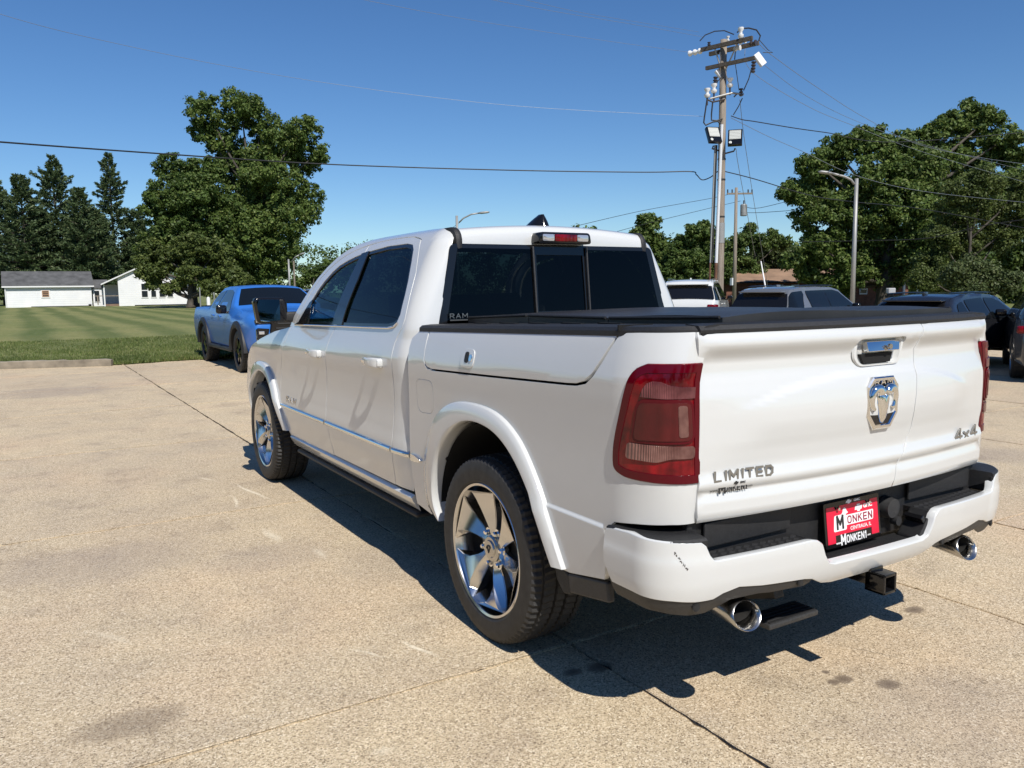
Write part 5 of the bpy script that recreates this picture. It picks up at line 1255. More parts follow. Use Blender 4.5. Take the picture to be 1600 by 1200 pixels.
# ---------------- buildings on the left ----------------
def frame_at(px,D,rz,z):              # empty facing the camera side, local x to the right, y away, z up
    O=P(px,470,D);return (O[0],O[1],z),rz
def sid():
    t=NT('lap_siding');sp=t.n('SeparateXYZ');t.l(t.co(),sp.inputs[0]);m=t.n('Math',operation='MULTIPLY');m.inputs[1].default_value=1/.25;t.l(sp.outputs[2],m.inputs[0]);f=t.n('Math',operation='FRACT');t.l(m.outputs[0],f.inputs[0])
    n=t.noise(t.co(),.8,5);c=t.mix(t.ramp(f.outputs[0],[(0,1),(.10,0)]),t.ramp(n,[(.3,(.74,.75,.76)),(.7,(.84,.84,.84))]),(.42,.43,.45));t.set(Base_Color=c,Roughness=.6);t.bump(f.outputs[0],.6,.02);return t.m
M['lap']=sid()
def gable(root,L,Dp,he,hr,m,rm,over=.3,x0=0):   # ridge along x
    b=MB();b.prism([(0,0),(Dp,0),(Dp,he),(Dp/2,hr-.12),(0,he)],x0,x0+L,0);b.build('wall',m,root)
    for s_ in (0,1):
        y0,y1=(-over,Dp/2) if s_==0 else (Dp/2,Dp+over)
        k=(hr-he)/(Dp/2);za,zb=(he-over*k,hr) if s_==0 else (hr,he-over*k)
        b=MB();b.prism([(y0,za),(y1,zb),(y1,zb+.09),(y0,za+.09)],x0-over,x0+L+over,0);b.build('roof',rm,root)
k97=95/FP
loc,rz=frame_at(9,95,math.radians(-.5),-.02)
sh=empty('shed',loc,'long low white shed with grey roof and one small boarded window','shed',rz=rz)
W_=137*.0655;gable(sh,W_,6.5,2.75,4.35,M['lap'],M['shingle'])
box('window_frame',(W_*.455,-.03,1.72),(.95,.06,1.0),M['trimw'],sh);w_=box('window',(W_*.455,-.05,1.72),(.72,.08,.74),M['wintan'],sh)
for z in (-.22,.0,.22): box('window_bar',(W_*.455,-.10,1.72+z),(.60,.03,.10),M['housedark'],w_)
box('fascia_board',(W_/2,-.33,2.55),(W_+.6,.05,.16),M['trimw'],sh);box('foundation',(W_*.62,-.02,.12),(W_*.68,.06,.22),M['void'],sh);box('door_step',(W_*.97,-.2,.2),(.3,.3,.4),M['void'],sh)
tube('downspout',[(.02,-.12,2.5),(.02,-.12,.1)],.06,M['trimw'],sh)
k98=.0725;loc,rz=frame_at(231,98,math.radians(-5),-.02)
ho=empty('house',loc,'white gabled house partly hidden behind the olive green yard tree','house',rz=rz)
hw=64*k98;xl=-43*k98
b=MB();b.prism([(xl,0),(hw,0),(hw,2.75),(0,5.0),(xl,5.0-2.25*43/64)],0,9,1);b.build('wall',M['lap'],ho)
b=MB();b.prism([(-hw-.3,2.75-.12),(0,5.0),(0,5.14),(-hw-.3,2.78)],-.35,9.3,1);b.build('roof',M['trimw'],ho);b=MB();b.prism([(hw+.3,2.65),(0,5.0),(0,5.14),(hw+.3,2.8)],-.35,9.3,1);b.build('roof',M['shingle'],ho)
box('porch_wall',(-54*k98,3.5,1.35),(22*k98,.2,2.7),M['greywall'],ho);box('porch_floor',(-54*k98,1.8,.15),(22*k98,3.4,.5),M['deck'],ho);box('porch_post',(xl-21*k98,.1,1.35),(.14,.14,2.7),M['trimw'],ho)
for px,wd in ((-4,11),(9.5,9),(22.5,10),(35,10)):
    f_=box('window_frame',(px*k98,-.03,1.95),(wd*k98,.08,1.75),M['trimw'],ho);box('pane',(px*k98,-.06,2.4),(wd*k98*.8,.08,.72),M['housedark'],f_);box('pane',(px*k98,-.06,1.55),(wd*k98*.8,.08,.72),M['housedark'],f_)
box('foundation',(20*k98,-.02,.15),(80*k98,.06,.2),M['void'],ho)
loc,rz=frame_at(146,100,math.radians(-3),-.02);an=empty('annex',loc,'small grey roofed annex between the white shed and the gabled house','building',rz=rz)
gable(an,22*k98,4,2.35,3.3,M['lap'],M['shingle'],.15)
w_=box('window_frame',(6*k98,-.03,1.35),(9*k98,.06,1.5),M['trimw'],an);box('pane',(6*k98,-.06,1.35),(7*k98,.06,1.3),M['housedark'],w_)
loc,rz=frame_at(150,96,math.radians(-3),.1);rp=empty('ramp_railing',loc,'low weathered ramp rail in front of the grey roofed annex','railing',rz=rz)
box('rail',(1.5,0,1.25),(3.1,.08,.10),M['pole'],rp)
for x in (.2,.9,2.9): box('post',(x,0,.6),(.12,.1,1.3),M['pole'],rp)
box('ramp_board',(1.1,.2,.12),(2.6,.6,.12),M['trimw'],rp)
# small things on the lawn by the blue truck
for px,top,lb in ((313,449,'thin grey sign post left of the blue truck bed'),(335,457,'thin short post just above the blue truck bed')):
    O=P(px,470,60);zt=P(px,top,60)[2];o=tube('post',[(0,0,0),(0,0,zt-.1)],.05,M['galv']);o.location=(O[0],O[1],.1);tag(o,lb,'post')
O=P(325.5,468,62);b=MB();b.lathe([(.0,.001),(0,.14),(1.0,.13),(1.12,.09),(1.15,.001)],16,'z');o=b.build('marker_post',M['trimw'],None,.7);o.location=(O[0],O[1],.1);tag(o,'short white round marker post behind the blue truck bed','post')
# ---------------- house on the right ----------------
D_=72;kr=D_/FP;loc,rz=frame_at(1130,D_,-YAW,-1.0)
rh=empty('ranch_house',loc,'low brick ranch house with brown hipped roof behind the parked cars','house',rz=rz)
zz=lambda px,py:P(px,py,D_)[2]+1.0
ez=zz(1130,441)-.0;pz=zz(1190,419);Lh=300*kr
b=MB();b.box((Lh/2,4.5,ez/2),(Lh-.8,8,ez));b.build('wall',M['brick'],rh)
b=MB();V=[b.b.verts.new(q) for q in ((-.4,0,ez),(Lh,0,ez),(Lh,9.4,ez),(-.4,9.4,ez),(60*kr,4.7,pz),(Lh-3,4.7,pz),(-.4,0,ez-.14),(Lh,0,ez-.14),(Lh,9.4,ez-.14),(-.4,9.4,ez-.14))]
for f in ((0,1,5,4),(1,2,5),(2,3,4,5),(3,0,4),(6,7,1,0),(9,6,0,3),(7,8,2,1),(6,9,8,7)): b.b.faces.new([V[i] for i in f])
b.build('roof',M['shingle2'],rh)
for px in (90,115,140,165,190,222,255): 
    f_=box('window_frame',(px*kr,.46,ez-.75),(12*kr,.08,.95),M['trimw'],rh);box('pane',(px*kr,.43,ez-.75),(9*kr,.08,.72),M['housedark'],f_);box('mullion',(px*kr,.40,ez-.75),(9*kr,.06,.06),M['trimw'],f_)
box('fascia',(Lh/2,-.03,ez-.06),(Lh+.4,.05,.14),M['housedark'],rh)
b=MB();b.prism([(268*kr,ez-.15),(292*kr,ez-.15),(285*kr,ez+.35),(272*kr,ez+.35)],-1.6,0.2,1);b.build('porch_roof',M['shingle2'],rh)
for px in (270,290): box('porch_post',(px*kr,-1.4,ez/2-.1),(.15,.15,ez-.1),M['trimw'],rh)
O=P(1392,450,60);b=MB()
for i in range(3): b.box(((i-1)*.35,0,.5),(.3,.5,1.0-.2*(i%2)),bev=.04)
o=box('garden_bench',(O[0],O[1],O[2]-.2),(.8,.3,.40),M['greywall'],None,bev=.06);tag(o,'small pale bench like shape on the brick porch at right','bench');b.b.free()
# far street and verge at right
a=P(1540,484,50);c=P(1700,486,50)
# ---------------- poles ----------------
def up(O,px,py,n=f0): return PV(px,py,O,n)
def wire(pts,r,lab,nm='overhead_wire',grp=None):
    # pts: world points, catmull-smoothed
    q=[];p=[np.array(a,float) for a in pts];p=[p[0]]+p+[p[-1]]
    for i in range(1,len(p)-2):
        for k in range(10):
            t=k/10;q.append(tuple(.5*((2*p[i])+(-p[i-1]+p[i+1])*t+(2*p[i-1]-5*p[i]+4*p[i+1]-p[i+2])*t*t+(-p[i-1]+3*p[i]-3*p[i+1]+p[i+2])*t**3)))
    q.append(tuple(p[-2]));o=tube(nm,q,r,M['wire' if r>.012 else 'wireg'],None,5);return tag(o,lab,'wire',grp)
DP=29.;O=P(1123.8,480,DP);O[2]=-.15
pole=empty('utility_pole',tuple(O),'near weathered wooden utility pole with floodlights, crossarms and white conduits','utility pole')
OV=Vector(O)
L_=lambda px,py,n=f0,back=0.: Vector(up(O,px,py,n))-OV+Vector(f0)*back
zt=L_(1141,62).z
b=MB();b.tube([(0,0,-.2),(0,0,2),(0,0,zt*.6),(0,0,zt)],[.145,.14,.125,.11],16);b.build('shaft',M['pole'],pole,True)
ph=math.radians(43);ad=r0*math.cos(ph)-f0*math.sin(ph);nn=np.cross(ad,[0,0,1.]);nn/=np.linalg.norm(nn)
ADV=Vector(ad);NV=Vector(nn)
def arm(pa,pb,th,off,name='crossarm'):
    a=L_(*pa,nn);c=L_(*pb,nn);z=(a.z+c.z)/2;a.z=c.z=z;b=MB();m=(a+c)/2+NV*off
    R=Matrix([[ADV.x,NV.x,0],[ADV.y,NV.y,0],[0,0,1]]);b.box(m,((c-a).length,.10,th),R=None)
    for v in b.b.verts:
        q=v.co-m;v.co=m+R@q
    b.build(name,M['polew'],pole,False);return a,c,z
a1,c1,z1=arm((1100,83),(1180,58),.13,.20);arm((1104,86),(1181,62),.13,-.20)
a2,c2,z2=arm((1107,113),(1184,87),.12,.17)
def ins(p,h,r,m='porcelain',d=(0,0,1),n=3,nm='insulator'):
    b=MB();p=Vector(p);d=Vector(d).normalized();pts=[];rr=[]
    for i in range(n):
        for t,k in ((0,.55),(.25,1),(.55,1),(.6,.55)): pts.append(p+d*h*(i+t)/n);rr.append(r*k)
    b.tube(pts,rr,10);return b.build(nm,M[m],pole,.8)
on=lambda t,dz,off=0:(a1.lerp(c1,t).x+NV.x*off,a1.lerp(c1,t).y+NV.y*off,z1+dz)
ins(on(.78,.07,.2),.45,.10,'porcelain',n=2);ins(on(.42,.07,-.2),.35,.06);ins(on(.10,.07),.22,.06,'insul')
for t in (.52,.62): ins(on(t,.14,-.3),.30,.10,'porcelain',ADV,2)
ins(on(-.01,.0,.1),.60,.10,'porcelain',-ADV,3,'strain_insulator');ins(on(.32,-.22),.25,.08,'porcelain',ADV,2,'strain_insulator');ins(on(.60,-.16),.3,.09,'porcelain',ADV,2,'strain_insulator')
ins(on(.90,-.12),.3,.10,'insul',ADV,2,'strain_insulator')
tube('arm_brace',[on(.28,-.08,.2),(0,0,z1-.95)],.025,M['galv'],pole);tube('arm_brace',[on(.72,-.08,.2),(0,0,z1-.95)],.025,M['galv'],pole)
# fuse cutouts on the second arm
for px,py,dx in ((1187,93,1),(1127,117,1)):
    p=L_(px,py,nn);b=MB();b.box((0,0,0),(.30,.10,.46));R=Matrix.Rotation(math.radians(-38),3,Vector(f0))
    for v in b.b.verts:v.co=R@v.co+p
    b.build('cutout_shield',M['porcelain'],pole,bevel=.02)
    ins(p+Vector((-.22*r0[0],-.22*r0[1],-.42)),.4,.08,'insul',(.1,0,1),4,'fuse_cutout')
# lightning arresters on a steel bracket
for px,py in ((1103.5,145),(1114,138),(1139,129)):
    p=L_(px,py,back=-.15);ins(p-Vector((0,0,.2)),.40,.105,'porcelain',n=2,nm='arrester');tube('arrester_stud',[p-Vector((0,0,.45)),p-Vector((0,0,.2))],.03,M['insul'],pole)
br=lambda *q:[L_(a,b_,back=-.15) for a,b_ in q]
tube('steel_bracket',br((1108,156),(1130,150),(1142,147),(1160,149)),.035,M['galv'],pole);tube('steel_bracket',br((1103,157),(1112,161),(1131,157)),.03,M['insul'],pole);tube('steel_bracket',br((1145,153),(1150,148),(1158,149)),.025,M['insul'],pole)
ins(L_(1156,152,back=-.15),.3,.07,'insul',n=3)
for q,r in (([(1103,158),(1099,185),(1098,193),(1101,197),(1112,192),(1120,191),(1125,196)],.028),([(1112,160),(1110,180),(1110,189),(1118,190),(1127,187)],.028),([(1092,66),(1100,57),(1115,51),(1130,50),(1145,56)],.018),([(1150,53),(1155,47),(1168,46),(1180,49),(1186,58),(1183,67)],.024),([(1150,75),(1147,85),(1146,95)],.02),([(1172,110),(1168,125),(1160,143)],.02),([(1147,101),(1150,122),(1153,143)],.014),([(1130,120),(1120,128),(1116,136)],.018),([(1158,155),(1152,168),(1144,181)],.018),([(1184,64),(1198,80),(1205,84),(1190,84)],.014)):
    tube('jumper_cable',[tuple(x) for x in br(*q)],r,M['wire'],pole,6)
# conduits
cd=lambda a,b_,r,m,nm,bk=-.16: tube(nm,[tuple(L_(*a,back=bk)),tuple(L_(*b_,back=bk))],r,M[m],pole,12)
cd((1126,196),(1117.2,411),.055,'pvc','conduit');cd((1117.2,411),(1115,478),.055,'rust','conduit_guard',-.15)
cd((1115.5,228),(1108,411),.028,'galv','conduit');cd((1118,228),(1111,411),.030,'steel','conduit');cd((1108,411),(1106,478),.035,'rust','conduit_guard')
b=MB();
for py in (250,282,330,380): q=L_(1127-(py-196)*.03,py);b.box((q.x,q.y,q.z),(.42,.42,.03))
b.b.free()
for py in (250,282,340): 
    q=L_(1128.5-(py-196)*.05,py);c=MB();c.lathe([(q.z,.142),(q.z+.05,.142)],20,'z');c.build('pole_band',M['steel'],pole,.5)
c=MB();c.lathe([(3.2,.146),(3.9,.146)],20,'z');c.build('sign_band',M['galv'],pole,.5)
box('pole_tag',tuple(L_(1119,452,back=-.19)),(.14,.02,.30),simple('yellow_tag',(.6,.42,.06),.6),pole,R=Matrix.Rotation(-YAW,3,'Z'))
# floodlights
for px,py,sk,lb in ((1111.5,214,.04,'left'),(1145,218,-.06,'right')):
    c0=L_(px,py,back=-.30);R=Matrix.Rotation(-YAW+ (.25 if sk>0 else -.3),3,'Z')@Matrix.Rotation(math.radians(-28),3,'X')
    b=MB();b.box((0,0,0),(.48,.14,.62),bev=.02);me=bpy.data.meshes.new('f')
    for v in b.b.verts: v.co=R@v.co+c0
    fl=b.build('floodlight',M['gloss'],pole,False)
    b=MB();b.box((0,-.075,.08),(.38,.012,.36))
    for v in b.b.verts: v.co=R@v.co+c0
    b.build('lamp_lens',M['lamp'],fl)
    for k in range(6):
        b=MB();b.box((0,-.083,-.07+.06*k),(.36,.006,.010))
        for v in b.b.verts: v.co=R@v.co+c0
        b.build('lens_bar',M['galv'],fl)
    c=MB();c.tube([R@Vector((-.15,-.072,-.23))+c0,R@Vector((-.15,-.090,-.23))+c0],.05,14);c.build('photo_sensor',M['lamp'],fl,.5)
    tube('lamp_bracket',[tuple(c0+Vector((0,0,-.36))),tuple(c0+Vector((0,0,-.42))+Vector(f0)*.15),(0,0,(c0.z-.5))],.028,M['insul'],fl)
# second pole
D2=62;O2=P(1147,480,D2);O2[2]=-.8;p2=empty('utility_pole',tuple(O2),'far thin utility pole carrying one crossarm and a grey transformer','utility pole')
L2=lambda px,py:Vector(up(O2,px,py))-Vector(O2)
b=MB();b.tube([(0,0,0),(0,0,L2(1157,293).z)],[.17,.11],10);b.build('shaft',M['pole'],p2,True)
q,w_=L2(1136,302),L2(1176,303);box('crossarm',tuple((q+w_)/2),((w_-q).length,.12,.12),M['pole'],p2,R=Matrix.Rotation(-YAW,3,'Z'))
for px in (1137,1144,1169,1175): tube('insulator',[tuple(L2(px,302)),tuple(L2(px,296))],.05,M['insul'],p2)
q=L2(1162,328);c=MB();c.tube([q-Vector((0,0,.45)),q-Vector((0,0,.42)),q+Vector((0,0,.35)),q+Vector((0,0,.42))],[.2,.25,.25,.2],16);c.build('transformer',M['galv'],p2,.6);ins2=tube('bushing',[tuple(q+Vector((0,0,.4))),tuple(q+Vector((0,0,.7)))],.05,M['insul'],p2)
box('meter_box',tuple(L2(1144,440)),(.25,.2,.55),M['pvc'],p2)
# street lamps
def lamp(px,base,top,D,arm_pts,lab,r=.11,gz_=-.6):
    O=P(px,480,D);O[2]=gz_;e=empty('street_lamp',tuple(O),lab,'street lamp','street lamps around the lot')
    L=lambda a,b_:Vector(up(O,a,b_))-Vector(O);zt=L(*top).z
    b=MB();b.tube([(0,0,0),(0,0,zt)],[r,r*.7],12);b.build('pole',M['galv'],e,True)
    pts=[L(*q) for q in arm_pts];b=MB();b.tube(pts,[r*.45]*len(pts),8);b.build('arm',M['galv'],e,True)
    h=pts[-1];d=(pts[-1]-pts[-2]).normalized();b=MB();b.tube([h-d*.05,h+d*.15,h+d*.5,h+d*.62],[r*.5,r*1.1,r*1.0,r*.3],12)
    for v in b.b.verts: v.co.z=h.z+(v.co.z-h.z)*.6
    b.build('lamp_head',M['galv'],e,True)
lamp(1331.5,470,(1335,279),36,[(1335,288),(1330,281),(1320,276),(1308,273),(1300,271)],'tall street lamp with curved arm standing in front of the huge tree')
lamp(716.5,470,(717,337),46,[(717,348),(724,341),(736,335),(748,333)],'street lamp whose arm shows just above the cab roof',.10)
lamp(454,470,(455,405),80,[(455,410),(461,402),(468,398)],'distant street lamp left of the cab beyond the blue truck',.12,0)
O=P(461.5,470,84);o=tube('post',[(0,0,0),(0,0,P(461.5,408,84)[2])],.09,M['pole']);o.location=(O[0],O[1],0);tag(o,'bare wooden post just right of the distant street lamp','post')
# ---------------- wires ----------------
w1=lambda l:[P(a,b_,d) for a,b_,d in l]
wire(w1([(-1500,100,12),(-600,165,13),(-120,212,16),(250,240,21),(520,257,25),(800,266,27.5),(1000,269,28.5),(1078,268,28.8),(1088,273,28.8),(1097,281,28.8),(1110,277,28.8),(1121,268,29)]),.019,'thick service cable sweeping from the left and drooping just before the near pole')
wire(w1([(-900,-300,14),(-100,-10,17),(200,72,21),(500,128,25),(800,165,27.5),(1100,182,29)]),.0055,'thin wire running from the top left to the bracket of the near pole')
wire(w1([(500,-14,20),(700,25,23),(900,57,26),(1094,84,29)]),.005,'thin upper wire ending at the white strain insulator of the top crossarm')
wire(w1([(700,-14,20),(850,15,23),(1000,40,26),(1100,58,29)]),.005,'thinnest upper wire ending at the left end of the top crossarm')
wire(w1([(790,-8,20),(900,18,23),(1000,35,26),(1092,50,29)]),.0045,'highest wire leaving the frame at top centre')
wire(w1([(1184,67,28),(1207,87,28.6),(1270,132,31),(1355,186,35),(1450,230,40),(1600,256,48),(1700,262,52)]),.010,'heavier wire falling right from the top crossarm across the huge tree')
wire(w1([(1192,100,28),(1260,150,31),(1340,190,35),(1440,225,40),(1610,268,50)]),.008,'middle one of three wires falling right from the second crossarm')
wire(w1([(1164,72,28.5),(1175,112,28.5),(1260,165,31),(1330,195,34),(1450,240,40),(1620,290,50)]),.009,'lowest one of three wires falling right behind the second crossarm')
wire(w1([(1142,181,29),(1160,187,29),(1180,190,29.5),(1240,200,31),(1290,207,33),(1400,222,36),(1620,205,42)]),.018,'dark cable leaving the near pole level to the right above the tree')
wire(w1([(1142,184,29),(1200,213,31),(1255,237,33),(1340,275,36),(1450,300,40),(1620,318,48)]),.010,'wire slanting from mid pole down across the crown of the huge tree')
wire(w1([(1133,268,29),(1180,280,30),(1265,305,33),(1330,315,36),(1450,328,42),(1620,360,50)]),.018,'service cable leaving the near pole rightward at lamp arm height')
wire(w1([(1245,378,40),(1350,376,38),(1450,372,36),(1540,352,34),(1640,338,32)]),.018,'lowest dark cable crossing the trunks of the huge tree')
wire(w1([(1160,322,61),(1185,325,62),(1240,312,66)]),.02,'short wire right of the far pole rising to the tree')
wire(w1([(1157,332,61),(1190,332,62),(1260,327,66)]),.02,'short level wire right of the far pole')
wire(w1([(880,358,48),(1000,330,54),(1110,310,60),(1157,299,62)]),.016,'upper wire running left from the far pole over the cab')
wire(w1([(900,380,48),(1000,352,54),(1110,325,60),(1157,314,62)]),.016,'lower wire running left from the far pole over the cab')
wire(w1([(1156,155,29),(1162,210,31),(1174,290,34),(1187,370,37),(1200,450,40)]),.010,'guy wire descending steeply right of the near pole','guy_wire')
wire(w1([(1150,232,29),(1153,255,30),(1165,320,33),(1180,400,37)]),.010,'shorter guy wire starting below the right floodlight','guy_wire')
wire(w1([(717,349,46),(700,360,50),(680,372,55)]),.012,'thin wire running down left from the lamp above the cab')
wire(w1([(460,412,84),(480,418,90),(520,415,100)]),.02,'thin wire beyond the blue truck at the distant lamp')

# ---------------- parked vehicles ----------------
def ribbon_idx(prof): pass
def carbody(name,prof,wf,m,parent,arches,bev=.05,zb=.28):
    """side outline prof (y,z) going over the roof from rear bumper to front bumper; wf(y,z) half width"""
    bot=[];out=list(prof)
    y0,z0=prof[0];y1,z1=prof[-1]
    low=[(y1,zb)]
    for yc,r,zc in sorted(arches,key=lambda a:-a[0] if y1>y0 else a[0]):
        n=12;s=1 if y1>y0 else -1
        for k in range(n+1):
            a=PI*k/n;yy=yc+s*r*math.cos(a);zz=zc+r*math.sin(a)
            if zz>=zb: low.append((yy,zz))
    low.append((y0,zb));poly=subdiv(out,.16,False)+subdiv(low,.2,False)
    vs=[Vector(q) for q in poly];n=len(vs);es=[(i,(i+1)%n) for i in range(n)]
    a=np.array(poly);gx,gy_=np.meshgrid(np.arange(a[:,0].min()+.08,a[:,0].max(),.16),np.arange(a[:,1].min()+.05,a[:,1].max(),.09));gx=gx.ravel();gy_=gy_.ravel()
    ok=inside(poly,gx,gy_)&(segdist(poly,gx,gy_)>.05)
    allv=vs+[Vector((x,y)) for x,y in zip(gx[ok],gy_[ok])]
    r=delaunay_2d_cdt(allv,es,[],0,1e-6);V2=np.array([(v[0],v[1]) for v in r[0]]);T=np.array([f for f in r[2] if len(f)==3]);c=V2[T].mean(1);T=T[inside(poly,c[:,0],c[:,1])]
    b=bmesh.new();A=[b.verts.new((-wf(*q),q[0],q[1])) for q in V2];B=[b.verts.new((wf(*q),q[0],q[1])) for q in V2]
    for t in T: b.faces.new([A[i] for i in t]);b.faces.new([B[i] for i in t[::-1]])
    mp={}
    for i,l in enumerate(r[3]):
        for k in l: mp[k]=i
    nx=6
    def rowv(i):
        i=mp.get(i,i);q=V2[i];w=wf(*q);R=[A[i]]
        for k in range(1,nx): 
            u=-1+2*k/nx;cr_=.035*(1-u*u)*(1 if q[1]>.9 else .4);R.append(b.verts.new((w*u,q[0],q[1]+cr_)))
        R.append(B[i]);return R
    rows=[rowv(i) for i in range(n)]
    for i in range(n):
        P_,Q_=rows[i],rows[(i+1)%n]
        for k in range(nx): b.faces.new((P_[k],P_[k+1],Q_[k+1],Q_[k]))
    bmesh.ops.recalc_face_normals(b,faces=b.faces[:])
    es_=[e for e in b.edges if len(e.link_faces)==2 and e.calc_face_angle(0)>math.radians(48)]
    bmesh.ops.bevel(b,geom=es_,offset=bev,segments=3,affect='EDGES',profile=.5,clamp_overlap=True)
    me=bpy.data.meshes.new(name);b.to_mesh(me);b.free();return link(name,me,m,parent,.9)
def side(name,poly,wf,m,par,off=.006,both=True,ret=.004,st=.15):
    fn=lambda y,z:(-wf(y,z),y,z)
    pl=poly
    s_=-1
    return patch(name,pl,fn,M[m],par,step=st,sgn=s_,off=off,ret=ret,mirror=both)
def endglass(name,a,b_,wf,m,par,k=.86,off=.02,n=8,bow=.035,dirn=-1):
    """glass across the car between profile points a and b_ (y,z)"""
    V=[];d=Vector((0,b_[0]-a[0],b_[1]-a[1]));nr=Vector((0,-d.z,d.y)).normalized()
    if (nr.y*dirn)<0:nr=-nr
    for j in range(5):
        t=j/4;y,z=a[0]+(b_[0]-a[0])*t,a[1]+(b_[1]-a[1])*t;w=wf(y,z)*k
        for i in range(n+1):
            u=-1+2*i/n;V.append((w*u,y+nr.y*(off),z+nr.z*off+bow*(1-u*u)*.9))
    F=[(j*(n+1)+i,j*(n+1)+i+1,(j+1)*(n+1)+i+1,(j+1)*(n+1)+i) for j in range(4) for i in range(n)]
    return link(name,mesh_np(V,F),M[m],par,smooth=True)
def simple_wheel(par,loc,R,w,rimm,style=0):
    e=bpy.data.objects.new('wheel',None);COL.objects.link(e);e.parent=par;e.location=loc;e.rotation_euler=(0,0,0 if loc[0]<0 else PI)
    me=tyre_mesh(R,w,R*.66,48);link('tyre',me,M['rubber'],e,.5)
    b=MB();f=-w*.42;b.lathe([(f,R*.66),(f-.01,R*.62),(f+.05,R*.58),(f+.1,R*.57)],40,'x');b.build('rim',M[rimm],e,.5)
    b=MB();b.lathe([(f+.09,.0),(f+.09,R*.6)],24,'x');b.build('brake_backing',M['void'],e)
    for s in range(6):
        a=2*PI*s/6;b=MB();dr=Vector((0,math.cos(a),math.sin(a)));tn=Vector((0,-math.sin(a),math.cos(a)))
        q=[dr*.05+tn*.03,dr*R*.6+tn*.045,dr*R*.6-tn*.045,dr*.05-tn*.03]
        A=[b.b.verts.new(v+Vector((f+.005,0,0))) for v in q];B=[b.b.verts.new(v+Vector((f+.05,0,0))) for v in q];b.b.faces.new(A);b.b.faces.new(B[::-1])
        for i in range(4): b.b.faces.new((A[i],B[i],B[(i+1)%4],A[(i+1)%4]))
        bmesh.ops.recalc_face_normals(b.b,faces=b.b.faces[:]);b.build('spoke',M[rimm],e,False)
    b=MB();b.lathe([(f+.03,.07),(f-.01,.06),(f-.014,.001)],24,'x');b.build('hub_cap',M[rimm],e,.5);return e
# blue pickup, nose towards us: local +y is its front
BX_,BY_=.93+.98,14.75
bt=empty('pickup_truck',(BX_,BY_,0),'bright blue pickup with black wheel arches parked nose-in at the lawn edge','pickup truck',rz=PI)
wfb=lambda y,z:(.97-.10*(z-.80)**2-.05*abs(z-.95)-.02*ss(z,.9,1.15)-(.26*ss(z,1.12,1.85) if y<1.15 else .10*ss(z,1.0,1.2)) -.05*ss(.5-z,0,.25)-.16*ss(y,2.1,2.75)**1.5)
bp_=[(-2.72,.52),(-2.76,.75),(-2.74,1.16),(-2.70,1.20),(-1.10,1.22),(-1.02,1.28),(-.86,1.56),(-.74,1.62),(-.3,1.655),(.25,1.65),(.52,1.61),(1.22,1.22),(1.32,1.20),(2.2,1.13),(2.48,1.06),(2.58,.98),(2.62,.62),(2.56,.42)]
carbody('body',bp_,wfb,M['blue'],bt,[(-1.62,.47,.42),(1.62,.47,.42)],.055,.36)
side('side_window',[(-.86,1.22),(-.74,1.53),(-.30,1.58),(-.26,1.20)],wfb,'glass_car',bt);side('side_window',[(-.17,1.20),(-.22,1.585),(.22,1.58),(.48,1.53),(.92,1.24),(.87,1.18)],wfb,'glass_car',bt)
endglass('windshield',(1.14,1.27),(.58,1.59),wfb,'glass_car',bt,.90,.012,dirn=1)
for xs_ in (-1,1):
    for yc in (-1.62,1.62):
        b=MB();n=20;R=[]
        for k in range(n+1):
            a=PI*k/n*1.0;R.append([b.b.verts.new((xs_*(.955+dx),yc+rr*math.cos(a)*(1.0),.42+rr*math.sin(a)-.02)) for rr,dx in ((.46,-.2),(.46,.045),(.52,.06),(.585,.03),(.60,-.10 if yc>0 else -.03))])
        for i in range(n):
            for k in range(4): b.b.faces.new((R[i][k],R[i+1][k],R[i+1][k+1],R[i][k+1]))
        bmesh.ops.recalc_face_normals(b.b,faces=b.b.faces[:]);b.build('wheel_arch_flare',M['plastic'],bt,.6)
        simple_wheel(bt,(xs_*.83,yc,.40),.41,.27,'gloss')
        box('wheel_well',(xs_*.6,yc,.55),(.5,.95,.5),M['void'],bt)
    box('sill_step',(xs_*.93,0,.40),(.10,2.2,.08),M['plastic'],bt,bev=.02)
    b=MB();b.box((xs_*1.06,.80,1.20),(.20,.13,.17),bev=.04);b.box((xs_*.95,.82,1.14),(.14,.06,.05));b.build('side_mirror',M['gloss'],bt,True)
    box('door_handle',(xs_*-(-wfb(-.55,1.05)-.012),-.60,1.06),(.03,.2,.035),M['blue'],bt,bev=.01);box('door_handle',(xs_*(wfb(.2,1.05)+.012),.05,1.05),(.03,.2,.035),M['blue'],bt,bev=.01)
    hl=empty('x',(0,0,0),None,None);bpy.data.objects.remove(hl)
    b=MB();b.box((xs_*.70,2.53,.99),(.30,.16,.075),R=None,bev=.02);b.build('headlight',M['gloss'],bt,True);box('headlight_bar',(xs_*.74,2.605,.995),(.20,.03,.03),M['lens_clear'],bt,bev=.006)
    b=MB();b.prism([(xs_*.60,.86),(xs_*.82,.88),(xs_*.82,.66),(xs_*.72,.60),(xs_*.64,.66)],2.50,2.625,1);fg=b.build('fog_light_housing',M['gloss'],bt,bevel=.012)
    box('fog_light',(xs_*.75,2.635,.79),(.10,.03,.06),M['lens_clear'],fg,bev=.01);b=MB();b.tube([(xs_*.835,2.60,.86),(xs_*.83,2.61,.66),(xs_*.76,2.62,.585)],.012,6);b.build('chrome_claw',M['chrome'],fg,.6)
b=MB();b.prism([(-.56,1.02),(.56,1.02),(.60,.80),(.50,.62),(-.50,.62),(-.60,.80)],2.52,2.655,1);gr=b.build('grille',M['gloss'],bt,bevel=.015)
for k in range(4): box('grille_bar',(0,2.66,.70+.085*k),(.98-.06*abs(k-2),.02,.022),M['plastic2'],gr)
